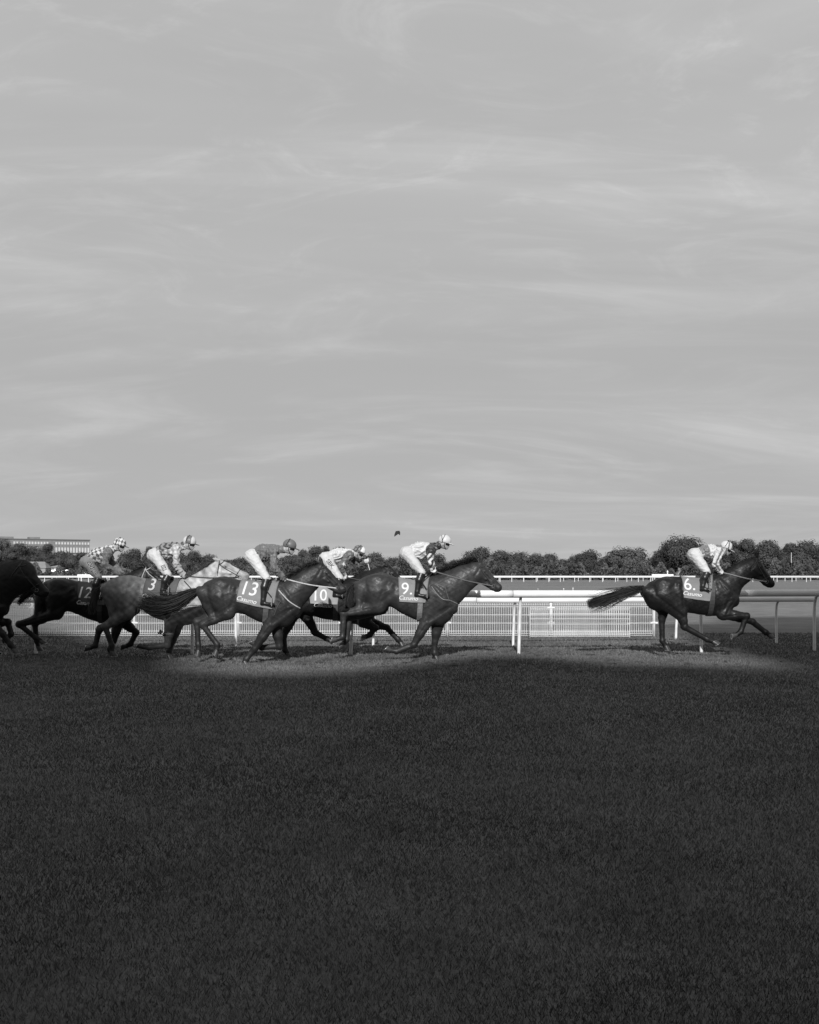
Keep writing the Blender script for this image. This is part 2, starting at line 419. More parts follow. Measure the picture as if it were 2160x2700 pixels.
# ------------------------------------------------------------------ trees
M_leaf = mat('tree_leaves', 0.06, 0.7, 0.2, attr='col')
def quads(C, N, size, jitter=0.6):
    """leaf faces: centres C (n,3) with preferred normals N"""
    n = len(C)
    nn = N + (rng.random((n, 3)) - 0.5) * 2 * jitter
    nn /= np.linalg.norm(nn, axis=1, keepdims=True) + 1e-9
    r = rng.normal(size=(n, 3)); t = np.cross(nn, r); t /= np.linalg.norm(t, axis=1, keepdims=True) + 1e-9
    b = np.cross(nn, t)
    s = (size * (0.6 + 0.8 * rng.random(n)))[:, None]
    V = np.stack([C - t * s, C + b * s * 0.6, C + t * s, C - b * s * 0.6], 1)
    return V.reshape(-1, 3), np.arange(n * 4).reshape(n, 4)
def crown_mesh(W, Hh, zb, tone, n_leaf, kind):
    """W crown width, Hh total height, zb crown bottom"""
    nl = 13 if kind != 'airy' else 17
    ch = Hh - zb
    C = []; Rr = []
    for i in range(nl):
        t = i / (nl - 1)
        a = i * 2.4 + rng.random() * 1.2
        zc = zb + ch * (0.16 + 0.70 * ((i * 0.618) % 1.0))
        rel = (zc - zb) / ch
        prof = math.sqrt(max(0.05, 1 - ((rel - 0.36) / 0.68) ** 2))
        rad = W * 0.5 * prof * (0.55 + 0.15 * rng.random())
        rr = (0.20 + 0.10 * rng.random()) * min(W, ch * 1.2) * (0.85 if kind == 'airy' else 1.0)
        C.append((math.cos(a) * rad * 0.9, math.sin(a) * rad * 0.9, min(zc, Hh - rr * 0.95))); Rr.append(rr)
    C.append((0, 0, Hh - 0.24 * min(W, ch) )); Rr.append(0.235 * min(W, ch))
    C.append((0, 0, zb + ch * 0.45)); Rr.append(0.33 * min(W, ch))
    C = np.array(C); Rr = np.array(Rr)
    which = rng.choice(len(C), n_leaf, p=Rr ** 2 / (Rr ** 2).sum())
    d = rng.normal(size=(n_leaf, 3)); d /= np.linalg.norm(d, axis=1, keepdims=True)
    lump = 1 + 0.19 * np.sin(d[:, 0] * 7 + which) * np.sin(d[:, 1] * 6 + which * 2) + 0.10 * np.sin(d[:, 2] * 9 + which * 1.7)
    rad = Rr[which] * lump * (1.10 - 0.36 * rng.random(n_leaf) ** 1.5)
    Pn = C[which] + d * rad[:, None] * np.array([1, 1, 0.9])
    Pn[:, 2] = np.maximum(Pn[:, 2], 0.2)
    V, Q = quads(Pn, d, W * 0.012 + 0.12, 0.22)
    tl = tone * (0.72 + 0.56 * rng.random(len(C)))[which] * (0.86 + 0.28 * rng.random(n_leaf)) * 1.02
    # leafy mass inside each bough closes the gaps
    th, ph = np.meshgrid(np.linspace(0, 2 * math.pi, 11)[:-1], np.linspace(.12, math.pi - .12, 7)); D = np.stack([np.cos(th) * np.sin(ph), np.sin(th) * np.sin(ph), np.cos(ph)], -1).reshape(-1, 3)
    qs = np.array([(j * 10 + i, j * 10 + (i + 1) % 10, (j + 1) * 10 + (i + 1) % 10, (j + 1) * 10 + i) for j in range(6) for i in range(10)])[:, ::-1]
    VV, QQ, CC = [V], [Q], [np.repeat(tl, 4)]; nb_ = len(V)
    for i in range(len(C)):
        P_ = C[i] + D * (Rr[i] * (.50 + .16 * rng.random((len(D), 1)))) * np.array([1, 1, .9]); P_[:, 2] = np.maximum(P_[:, 2], .1)
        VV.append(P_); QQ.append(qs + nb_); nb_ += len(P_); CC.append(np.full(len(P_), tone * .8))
    return np_mesh('crown', np.concatenate(VV), np.concatenate(QQ), False, np.concatenate(CC))
def tree(px0, px1, pyt, Y, label, tone=0.06, kind='round', n=2600):
    xb = ((px0 + px1) / 2 - CX) / FPX * Y; W = (px1 - px0) / FPX * Y * 1.45
    zb = float(bank_height(np.array(xb), np.array(float(Y))))
    Hh = HCAM - (pyt - HY) / FPX * Y - zb
    root = empty('tree', (xb, Y, zb), label, 'tree', 'trees along the far side of the course')
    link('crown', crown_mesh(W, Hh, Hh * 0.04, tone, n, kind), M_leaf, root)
    mb = MB(); r0 = 0.035 * Hh * 0.5 + 0.1
    top = Vector((0.2, 0.1, Hh * 0.72))
    mb.tube([(0, 0, -0.2), (0.05, 0, Hh * 0.2), (0.12, 0.05, Hh * 0.45), top], [r0 * 1.3, r0, r0 * 0.7, r0 * 0.2], 7)
    for k in range(6):
        a = k * 1.05 + rng.random(); z = Hh * (0.2 + 0.08 * k)
        mb.tube([(0.05, 0, z), (math.cos(a) * W * 0.16, math.sin(a) * W * 0.16, z + Hh * 0.12), (math.cos(a) * W * 0.32, math.sin(a) * W * 0.32, z + Hh * 0.2)], [r0 * 0.5, r0 * 0.3, r0 * 0.08], 5)
    mb.build('trunk', M_bark, root)
    return root
TREES = [  # px left, px right, top row, distance, tone, kind, label
    (-40, 22, 1419, 520, .075, 'airy', 'pale leafy tree at the left edge hiding the end of the long building'),
    (20, 68, 1430, 505, .05, 'round', 'dark rounded tree before the long building, above the leftmost horse'),
    (60, 110, 1438, 515, .055, 'round', 'lower dark tree before the middle of the long building'),
    (108, 142, 1431, 500, .05, 'round', 'narrow dark tree rising highest before the long building windows'),
    (138, 190, 1453, 505, .052, 'round', 'low tree below the bright windows of the long building'),
    (182, 242, 1457, 495, .052, 'round', 'low tree below the right end of the long building'),
    (236, 300, 1462, 520, .05, 'round', 'low dark tree behind the back of the leftmost jockey'),
    (322, 384, 1447, 480, .05, 'round', 'broad dark tree between the two leftmost jockeys'),
    (380, 408, 1439, 470, .05, 'round', 'small dark treetop at the hips of the second jockey from the left'),
    (400, 490, 1456, 490, .05, 'round', 'dark tree behind the arms of the second jockey from the left'),
    (486, 532, 1451, 470, .048, 'round', 'domed dark tree right of the face of the second jockey'),
    (526, 570, 1461, 475, .05, 'round', 'dark tree above the ears of the grey horse'),
    (566, 620, 1476, 480, .05, 'round', 'low tree above the forehead of the grey horse'),
    (604, 654, 1470, 470, .048, 'round', 'low domed tree between the grey horse head and the third jockey'),
    (650, 730, 1470, 470, .05, 'round', 'low tree behind the white breeches of the third jockey'),
    (726, 790, 1462, 440, .05, 'airy', 'tree behind the helmet and face of the third jockey'),
    (782, 816, 1446, 430, .055, 'airy', 'leafy tree just right of the third jockey helmet'),
    (806, 850, 1437, 425, .058, 'airy', 'taller leafy tree above the ears of horse 13'),
    (846, 872, 1437, 440, .05, 'airy', 'thin treetop above the hips of the crouching jockey'),
    (872, 914, 1440, 430, .055, 'airy', 'ragged treetop above the back of the crouching jockey'),
    (906, 968, 1450, 430, .055, 'round', 'tree behind the cap of the crouching jockey'),
    (960, 1020, 1457, 425, .055, 'round', 'sloping tree right of the cap of the crouching jockey'),
    (1006, 1062, 1470, 430, .05, 'round', 'low tree behind the hips of the jockey on horse 9'),
    (1052, 1120, 1476, 435, .05, 'round', 'low tree behind the thigh of the jockey on horse 9'),
    (1110, 1182, 1460, 430, .05, 'round', 'dark tree below the chin of the jockey on horse 9'),
    (1174, 1214, 1477, 440, .05, 'round', 'low tree above the mane of horse 9'),
    (1204, 1246, 1469, 430, .052, 'round', 'small rounded tree left of the ears of horse 9'),
    (1236, 1302, 1441, 410, .045, 'round', 'tall dark broad tree above the head of horse 9'),
    (1290, 1342, 1450, 415, .048, 'airy', 'ragged shoulder of foliage right of the tall tree above horse 9'),
    (1334, 1398, 1455, 420, .052, 'round', 'tree above the muzzle of horse 9'),
    (1388, 1430, 1459, 425, .055, 'round', 'rounded paler tree over the post of the front rail'),
    (1424, 1470, 1458, 415, .045, 'round', 'dark treetop left of the dip in the tree line'),
    (1460, 1506, 1474, 430, .052, 'round', 'low tree in the dip of the tree line'),
    (1496, 1536, 1463, 420, .055, 'round', 'small tree right of the dip in the tree line'),
    (1528, 1582, 1449, 410, .045, 'round', 'tall dark rounded tree in the gap between horses 9 and 6'),
    (1576, 1618, 1466, 425, .055, 'round', 'low paler tree left of the great dome'),
    (1610, 1710, 1444, 405, .065, 'round', 'great pale domed tree left of the leading horse'),
    (1698, 1742, 1468, 425, .058, 'round', 'low pale tree right of the great dome'),
    (1734, 1780, 1436, 395, .042, 'round', 'dark tree with lumpy edge above the rump of the leading horse'),
    (1766, 1866, 1414, 390, .042, 'round', 'tallest dark tree, behind the hips of the leading jockey'),
    (1856, 1916, 1440, 400, .045, 'round', 'dark tree behind the cap of the leading jockey'),
    (1908, 1946, 1422, 395, .045, 'round', 'narrow treetop just right of the leading jockey cap'),
    (1936, 1996, 1419, 390, .046, 'airy', 'spiky treetop above the neck of the leading horse'),
    (1984, 2068, 1424, 395, .05, 'airy', 'broad airy tree above the head of the leading horse'),
    (2058, 2110, 1428, 385, .05, 'airy', 'tree beside the slender white pole'),
    (2096, 2158, 1424, 385, .05, 'round', 'dark domed tree near the right edge'),
    (2146, 2210, 1430, 390, .045, 'round', 'dark tree cut by the right edge'),
    (2200, 2290, 1426, 395, .05, 'round', 'broad tree just beyond the right edge'),
    (-130, -30, 1428, 520, .06, 'round', 'broad tree just beyond the left edge'),
]
for t in TREES: tree(t[0], t[1], t[2], t[3], t[6], t[4], t[5], 5200 + int(50 * (t[1] - t[0])))
def undergrowth():
    n = 40000
    px = rng.uniform(-120, 2290, n); Y = rng.uniform(352, 372, n) + np.where(px < 700, 70, 0)
    top = 4.6 + 1.5 * np.sin(px * 0.031) + 1.2 * np.sin(px * 0.083 + 1) + 0.9 * np.sin(px * 0.21)
    X = (px - CX) / FPX * Y
    Z = bank_height(X, Y) + np.maximum(top, 1.0) * rng.random(n) ** 0.7
    C = np.stack([X, Y, Z], -1)
    V, Q = quads(C, np.tile(np.array([0, -0.6, 0.5]), (n, 1)), 0.42, 0.9)
    c = (0.04 + 0.03 * np.sin(px * 0.05) ** 2) * (0.6 + 0.8 * rng.random(n))
    o = link('undergrowth', np_mesh('undergrowth', V, Q, False, np.repeat(c, 4)), M_leaf)
    tag(o, 'dark hedge and undergrowth along the foot of the trees', 'undergrowth', kind='stuff')
undergrowth()
def far_wood():
    n = 30000; side = rng.random(n) < .5
    px = np.where(side, rng.uniform(-1700, -110, n), rng.uniform(2270, 3800, n)); Y = rng.uniform(395, 430, n) + np.where(side, 90, 0)
    X = (px - CX) / FPX * Y; top = 9 + 2.5 * np.sin(px * .021) + 1.8 * np.sin(px * .057 + 1) + 1.2 * np.sin(px * .13)
    C = np.stack([X, Y, bank_height(X, Y) + top * rng.random(n) ** .6], -1)
    V, Q = quads(C, np.tile(np.array([0, -.6, .5]), (n, 1)), .75, .8)
    o = link('far_wood', np_mesh('far_wood', V, Q, False, np.repeat(.05 * (.7 + .6 * rng.random(n)), 4)), M_leaf)
    tag(o, 'dark wood carrying the tree line on past both edges', 'wood', kind='stuff')
far_wood()

# ------------------------------------------------------------------ long building, tents and parked cars at far left
def long_building():
    Y = 900.0
    a = at(-150, 1414.5, Y * 0.94); b = at(236.5, 1425, Y)
    L = math.hypot(b.x - a.x, b.y - a.y); rz = math.atan2(b.y - a.y, b.x - a.x); H = 27.5
    root = empty('long_building', (a.x, a.y, 1.0), 'long flat-roofed brick factory block with rows of tall bright windows', 'building'); root.rotation_euler = (0, 0, rz)
    brick = mat('old_brick', 0.16, 0.85, noise=(0.6, 0.8, 1.15)); stone = mat('pale_stone', 0.3, 0.7); gl = mat('window_glass', 0.5, 0.12, 0.8)  # pale pane colour stands in for the sky reflected in the glass
    mb = MB(); mb.box((L / 2, 9, H / 2), (L, 18, H)); mb.build('wall', brick, root)
    mb = MB(); mb.box((L / 2, 9, H + 0.4), (L + 0.8, 18.8, 0.8)); mb.build('cornice', mat('dark_parapet', 0.09, 0.8), root)
    for x0, w in ((L * 0.42, 12), (L * 0.62, 8)):
        mb = MB(); mb.box((x0, 9, H + 1.6), (w, 8, 1.6)); mb.build('roof_box', brick, root)
    nb = int(L / 2.25); fm = pm = None
    for z, h, w in ((H - 2.3, 1.7, 1.2), (H - 7.6, 3.9, 1.15), (H - 12.2, 2.3, 1.15)):
        fm = pm = None
        for i in range(nb):
            if (i % 14) in (6, 7): continue
            x = 1.4 + i * 2.25
            if fm is None:
                mb = MB(); mb.box((0, -0.04, -h / 2 - 0.1), (w + 0.3, 0.24, 0.2)); mb.box((0, -0.04, h / 2 + 0.08), (w + 0.3, 0.2, 0.16))
                mb.box((-w / 2 - 0.08, -0.04, 0), (0.14, 0.2, h)); mb.box((w / 2 + 0.08, -0.04, 0), (0.14, 0.2, h)); mb.box((0, -0.03, 0), (0.08, 0.1, h))
                o = mb.build('window', stone, root, loc=(x, 0, z)); fm = o.data
                mb = MB(); mb.box((0, 0.0, 0), (w, 0.05, h)); p = mb.build('pane', gl, o); pm = p.data
            else:
                o = link('window', fm, None, root, (x, 0, z)); link('pane', pm, None, o)
    mb = MB(); mb.box((L / 2, -0.2, H - 9.9), (L, 0.4, 0.5)); mb.build('string_course', mat('dark_parapet', 0.09), root)
long_building()

def marquee(px0, px1, pyr, pye, pyb, Y, label, tone):
    a, b = at(px0, pye, Y), at(px1, pyb, Y); zr = at(0, pyr, Y).z
    zg = float(bank_height(np.array((a.x + b.x) / 2), np.array(Y)))
    w = b.x - a.x; root = empty('marquee', ((a.x + b.x) / 2, Y, zg), label, 'tent')
    m = mat('tent_canvas_%d' % int(tone * 100), tone, 0.7, noise=(0.3, 0.85, 1.1))
    he = a.z - zg; hr = zr - zg
    mb = MB(); mb.box((0, 0, he / 2), (w, 8, he)); mb.build('side_wall', m, root)
    V = [(-w * .54, -4.4, he), (w * .54, -4.4, he), (w * .54, 4.4, he), (-w * .54, 4.4, he), (-w * .36, 0, hr), (w * .36, 0, hr)]
    mb = MB(); mb.add(V, [(0, 1, 5, 4), (2, 3, 4, 5), (3, 0, 4), (1, 2, 5), (3, 2, 1, 0)]); mb.build('roof', m, root)
    mb = MB(); mb.box((w * 0.15, -4.05, he * 0.42), (w * 0.1, 0.12, he * 0.8)); mb.build('doorway', mat('dark_opening', 0.02, 0.9), root)
marquee(62, 128, 1481, 1498, 1512, 470, 'grey marquee with a sloping roof just right of the leftmost horse', 0.2)
marquee(128, 158, 1490, 1496, 1504, 500, 'low pale grey marquee beside the bigger one', 0.26)

def car(x, Y, rz, tone, label, van=False):
    zg = float(bank_height(np.array(x), np.array(float(Y))))
    root = empty('parked_van' if van else 'parked_car', (x, Y, zg), label, 'van' if van else 'car', 'vehicles parked behind the far rail'); root.rotation_euler = (0, 0, rz)
    paint = mat('car_paint_%d' % int(tone * 100), tone, 0.25, 0.6, coat=0.5); glass = mat('car_glass', 0.03, 0.08, 0.8); rub = mat('tyre_rubber', 0.02, 0.8)
    if van: prof = [(-2.6, .45), (-2.6, 2.55), (-2.45, 2.7), (1.2, 2.7), (1.5, 2.4), (2.1, 1.5), (2.75, 1.25), (2.8, .45)]; hw = 1.0
    else: prof = [(-2.1, .35), (-2.12, .85), (-1.9, 1.0), (-1.3, 1.42), (0.2, 1.45), (1.0, 1.0), (1.95, .82), (2.1, .6), (2.1, .35)]; hw = 0.88
    n = len(prof); V = []
    for s, k in ((-1, 1), (1, 1)):
        V += [(p[0], s * hw * (0.86 if p[1] > 1.1 else 1), p[1]) for p in prof]
    mb = MB(); mb.add(V, [tuple(range(n - 1, -1, -1)), tuple(range(n, 2 * n))] + [(i, (i + 1) % n, n + (i + 1) % n, n + i) for i in range(n)]); mb.build('body', paint, root)
    mb = MB()
    if van: mb.box((1.72, 0, 1.95), (0.5, 1.75, 0.7))
    else:
        mb.add([(-1.5, -.86, 1.02), (0.75, -.86, 1.02), (0.15, -.77, 1.4), (-1.2, -.77, 1.4), (-1.5, .86, 1.02), (0.75, .86, 1.02), (0.15, .77, 1.4), (-1.2, .77, 1.4)],
               [(0, 1, 2, 3), (7, 6, 5, 4), (1, 5, 6, 2), (4, 0, 3, 7)])
    mb.build('windows', glass, root)
    for wx in (-1.3, 1.3):
        for s in (-1, 1):
            mb = MB(); mb.tube([(wx, s * (hw - .18), .33), (wx, s * (hw + .01), .33)], .33, 12); mb.build('wheel', rub, root)
cars = [(138, 480, .7, 'side'), (146, 486, .5, 'side'), (155, 478, .75, 'side'), (166, 484, .78, 'side'), (176, 478, .72, 'side'), (184, 486, .8, 'side'),
        (193, 466, .78, 'nose'), (201, 466, .8, 'nose'), (211, 466, .76, 'nose'), (221, 466, .8, 'nose'), (231, 466, .74, 'nose')]
names = ['first', 'second', 'third', 'fourth', 'fifth', 'sixth']
for i, (px, Y, tn, kd) in enumerate(cars):
    x = (px - CX) / FPX * Y
    k = i if i < 6 else i - 6
    car(x, Y, 0.1 if kd == 'side' else -R(88), tn, ('pale car parked side on, %s from left below the long building' if kd == 'side' else 'white car parked nose on, %s from left of its row') % names[k])
car((215 - CX) / FPX * 500, 500, 0.05, .8, 'white van parked just left of the leftmost jockey', True)
car((528 - CX) / FPX * 540, 540, 0.05, .85, 'white van on the grassy rise left of the grey horse head', True)
def rise_rail():
    Y = 520.0; x0, x1 = (490 - CX) / FPX * Y, (566 - CX) / FPX * Y
    root = empty('rise_rail', ((x0 + x1) / 2, Y, float(bank_height(np.array((x0 + x1) / 2), np.array(Y)))), 'short white rail on the grassy rise below the white van', 'rail')
    w = x1 - x0
    mb = MB(); mb.box((0, 0, 1.1), (w, .12, .22)); mb.build('rail_bar', M_white, root)
    for i in range(8):
        mb = MB(); mb.box((-w / 2 + w * i / 7, 0, .5), (.2, .12, 1.0)); mb.build('post', M_post, root)
rise_rail()

# ------------------------------------------------------------------ bodies: smooth-union distance fields turned into one continuous surface
class Field:
    def __init__(s, lo, hi, vox):
        s.lo = np.array(lo, float); s.vox = vox
        s.n = np.ceil((np.array(hi, float) - s.lo) / vox).astype(int) + 1
        s.F = np.full(s.n, 1.0, dtype=np.float32)
    def _win(s, lo, hi):
        a = np.clip(np.floor((np.array(lo) - s.lo) / s.vox).astype(int), 0, s.n); b = np.clip(np.ceil((np.array(hi) - s.lo) / s.vox).astype(int) + 1, 0, s.n)
        g = [(s.lo[i] + s.vox * np.arange(a[i], b[i])).astype(np.float32) for i in range(3)]
        return tuple(slice(a[i], b[i]) for i in range(3)), g[0][:, None, None], g[1][None, :, None], g[2][None, None, :]
    def put(s, fn, lo, hi, k, sub=False):
        w, X, Y, Z = s._win(np.array(lo) - k - 0.03, np.array(hi) + k + 0.03)
        if s.F[w].size == 0: return
        d = fn(X, Y, Z); a = s.F[w]
        if sub:
            h = np.clip(0.5 - 0.5 * (a + d) / k, 0, 1); s.F[w] = a * (1 - h) - d * h + k * h * (1 - h)
        else:
            h = np.clip(0.5 + 0.5 * (d - a) / k, 0, 1); s.F[w] = d * (1 - h) + a * h - k * h * (1 - h)
    def cap(s, a, b, ra, rb, k=0.03, sy=1.0, sub=False, grow=0.0):
        a = np.array(a, float); b = np.array(b, float); ra += grow; rb += grow
        y0 = (a[1] + b[1]) / 2
        A = a.copy(); B = b.copy(); A[1] = (a[1] - y0) * sy; B[1] = (b[1] - y0) * sy
        D = B - A; L2 = float(D @ D) + 1e-12; f = 1.0 / max(1.0, sy) ** 0.5
        def fn(X, Y, Z):
            q = (Y - y0) * sy
            t = np.clip(((X - A[0]) * D[0] + (q - A[1]) * D[1] + (Z - A[2]) * D[2]) / L2, 0, 1)
            return (np.sqrt((X - A[0] - t * D[0]) ** 2 + (q - A[1] - t * D[1]) ** 2 + (Z - A[2] - t * D[2]) ** 2) - (ra + t * (rb - ra))) * f
        r = max(ra, rb); ry = r / min(1.0, sy)
        s.put(fn, np.minimum(a, b) - [r, ry, r], np.maximum(a, b) + [r, ry, r], k, sub)
    def ell(s, c, r, k=0.03, ang=0.0, sub=False, grow=0.0):
        """ang turns the ellipsoid in the side plane"""
        r = [q + grow for q in r]
        ca, sa = math.cos(ang), math.sin(ang); m = min(r)
        def fn(X, Y, Z):
            x = X - c[0]; z = Z - c[2]; y = Y - c[1]
            return (np.sqrt(((x * ca + z * sa) / r[0]) ** 2 + (y / r[1]) ** 2 + ((-x * sa + z * ca) / r[2]) ** 2) - 1) * m
        R_ = max(r[0], r[2]); s.put(fn, (c[0] - R_, c[1] - r[1], c[2] - R_), (c[0] + R_, c[1] + r[1], c[2] + R_), k, sub)
    def mesh(s, smooth=1):
        F = s.F; S = F < 0
        n = np.array(F.shape) - 1
        cnt = np.zeros(n, np.int8); acc = np.zeros(tuple(n) + (3,), np.float32); ne = np.zeros(n, np.int8)
        def sl(o): return tuple(slice(o[i], o[i] + n[i]) for i in range(3))
        for o in np.ndindex(2, 2, 2): cnt += S[sl(o)]
        act = (cnt > 0) & (cnt < 8)
        ix = np.argwhere(act); m = len(ix)
        corner = {o: F[ix[:, 0] + o[0], ix[:, 1] + o[1], ix[:, 2] + o[2]] for o in np.ndindex(2, 2, 2)}
        P = np.zeros((m, 3)); c = np.zeros(m)
        for o in np.ndindex(2, 2, 2):
            for ax in range(3):
                if o[ax]: continue
                o2 = list(o); o2[ax] = 1; o2 = tuple(o2)
                a, b = corner[o], corner[o2]; cr = (a < 0) != (b < 0)
                t = np.where(cr, a / np.where(cr, a - b, 1), 0)
                p = np.tile(np.array(o, float), (m, 1)); p[:, ax] += t
                P[cr] += p[cr]; c[cr] += 1
        P = P / np.maximum(c, 1)[:, None] + ix
        V = s.lo + P * s.vox
        idx = np.full(n, -1, np.int64); idx[tuple(ix.T)] = np.arange(m)
        quads_ = []
        for ax in range(3):
            b1, b2 = [(1, 2), (2, 0), (0, 1)][ax]
            a = np.take(S, range(0, F.shape[ax] - 1), ax); b = np.take(S, range(1, F.shape[ax]), ax)
            e = np.argwhere(a != b)
            ok = (e[:, b1] > 0) & (e[:, b2] > 0) & (e[:, b1] < n[b1]) & (e[:, b2] < n[b2])
            e = e[ok]; inside = S[tuple(e.T)]
            def cell(d1, d2):
                q = e.copy(); q[:, b1] += d1; q[:, b2] += d2; return idx[tuple(q.T)]
            Q = np.stack([cell(-1, -1), cell(0, -1), cell(0, 0), cell(-1, 0)], 1)
            Q[~inside] = Q[~inside][:, ::-1]
            quads_.append(Q)
        Q = np.concatenate(quads_); Q = Q[(Q >= 0).all(1)]
        for _ in range(smooth):
            acc = np.zeros_like(V); k = np.zeros(len(V))
            for i in range(4):
                np.add.at(acc, Q[:, i], V[Q[:, (i + 1) % 4]] + V[Q[:, (i + 3) % 4]]); np.add.at(k, Q[:, i], 2)
            V = V * 0.4 + 0.6 * acc / np.maximum(k, 1)[:, None]
        return V, Q

def bvh_of(V, Q):
    return BVHTree.FromPolygons([tuple(v) for v in V], [tuple(int(i) for i in q) for q in Q])
def cr_curve(pts, n=40):
    """dense smooth curve x -> value through points sorted by x"""
    p = sorted(pts); x = np.array([a for a, b in p]); y = np.array([b for a, b in p])
    d = np.gradient(y, x) if len(x) > 2 else np.array([(y[1] - y[0]) / (x[1] - x[0])] * 2)
    xs = np.linspace(x[0], x[-1], 200); i = np.clip(np.searchsorted(x, xs) - 1, 0, len(x) - 2)
    h = x[i + 1] - x[i]; t = (xs - x[i]) / h
    v = (2 * t**3 - 3 * t**2 + 1) * y[i] + (t**3 - 2 * t**2 + t) * h * d[i] + (-2 * t**3 + 3 * t**2) * y[i + 1] + (t**3 - t**2) * h * d[i + 1]
    return xs, v

def text_mesh(txt, height, shear=0.0, bold=0.0):
    cu = bpy.data.curves.new('lettering', 'FONT'); cu.body = txt; cu.size = 1; cu.shear = shear; cu.offset = bold; cu.align_x = 'CENTER'; cu.align_y = 'CENTER'; cu.resolution_u = 4
    o = bpy.data.objects.new('lettering_source', cu); COL.objects.link(o)
    bpy.context.view_layer.update()
    me = bpy.data.meshes.new_from_object(o.evaluated_get(bpy.context.evaluated_depsgraph_get()))
    bpy.data.objects.remove(o); bpy.data.curves.remove(cu)
    bm = bmesh.new(); bm.from_mesh(me); bpy.data.meshes.remove(me)
    bmesh.ops.triangulate(bm, faces=bm.faces)
    for _ in range(3):
        ed = [e for e in bm.edges if e.calc_length() > 0.12]
        if not ed: break
        bmesh.ops.subdivide_edges(bm, edges=ed, cuts=1)
        bmesh.ops.triangulate(bm, faces=[f for f in bm.faces if len(f.verts) > 3])
    V = np.array([v.co[:] for v in bm.verts]); Fc = [tuple(v.index for v in f.verts) for f in bm.faces]; bm.free()
    V[:, :2] -= (V[:, :2].max(0) + V[:, :2].min(0)) / 2
    V[:, :2] *= height / (V[:, 1].max() - V[:, 1].min())
    return V, Fc
def decal(name, V2, Fc, pos, rot, bvh, m, parent, off=0.005, side=-1):
    """lay a flat drawing (V2 in x,z metres) on a surface, seen from the near side"""
    cr, sr = math.cos(rot), math.sin(rot); out_ = []
    last = pos[1] if len(pos) > 2 else 0
    for x, z, *_ in V2:
        X = pos[0] + x * cr - z * sr; Z = pos[-1] + x * sr + z * cr
        h = bvh.ray_cast(Vector((X, side * 3, Z)), Vector((0, -side, 0)))
        if h[0] is not None: last = h[0].y
        out_.append((X, last + side * off, Z))
    me = bpy.data.meshes.new(name); me.from_pydata(out_, [], Fc); me.update()
    return link(name, me, m, parent)
def rect_grid(w, h, nx, nz):
    V = [(-w / 2 + w * i / nx, -h / 2 + h * j / nz, 0) for j in range(nz + 1) for i in range(nx + 1)]
    Fc = [(j * (nx + 1) + i, j * (nx + 1) + i + 1, (j + 1) * (nx + 1) + i + 1, (j + 1) * (nx + 1) + i) for j in range(nz) for i in range(nx)]
    return V, Fc

def ribbons(paths, widths):
    """paths (n,k,3) hair strands -> camera-independent crossed thin strips"""
    n, k, _ = paths.shape
    d = np.gradient(paths, axis=1); d /= np.linalg.norm(d, axis=2, keepdims=True) + 1e-9
    r = rng.normal(size=(n, 1, 3)); side = np.cross(d, np.repeat(r, k, 1)); side /= np.linalg.norm(side, axis=2, keepdims=True) + 1e-9
    w = widths[:, :, None]
    V = np.stack([paths - side * w, paths + side * w], 2).reshape(-1, 3)
    b = (np.arange(n)[:, None] * k + np.arange(k - 1)[None]).ravel() * 2
    return V, np.stack([b, b + 1, b + 3, b + 2], 1)

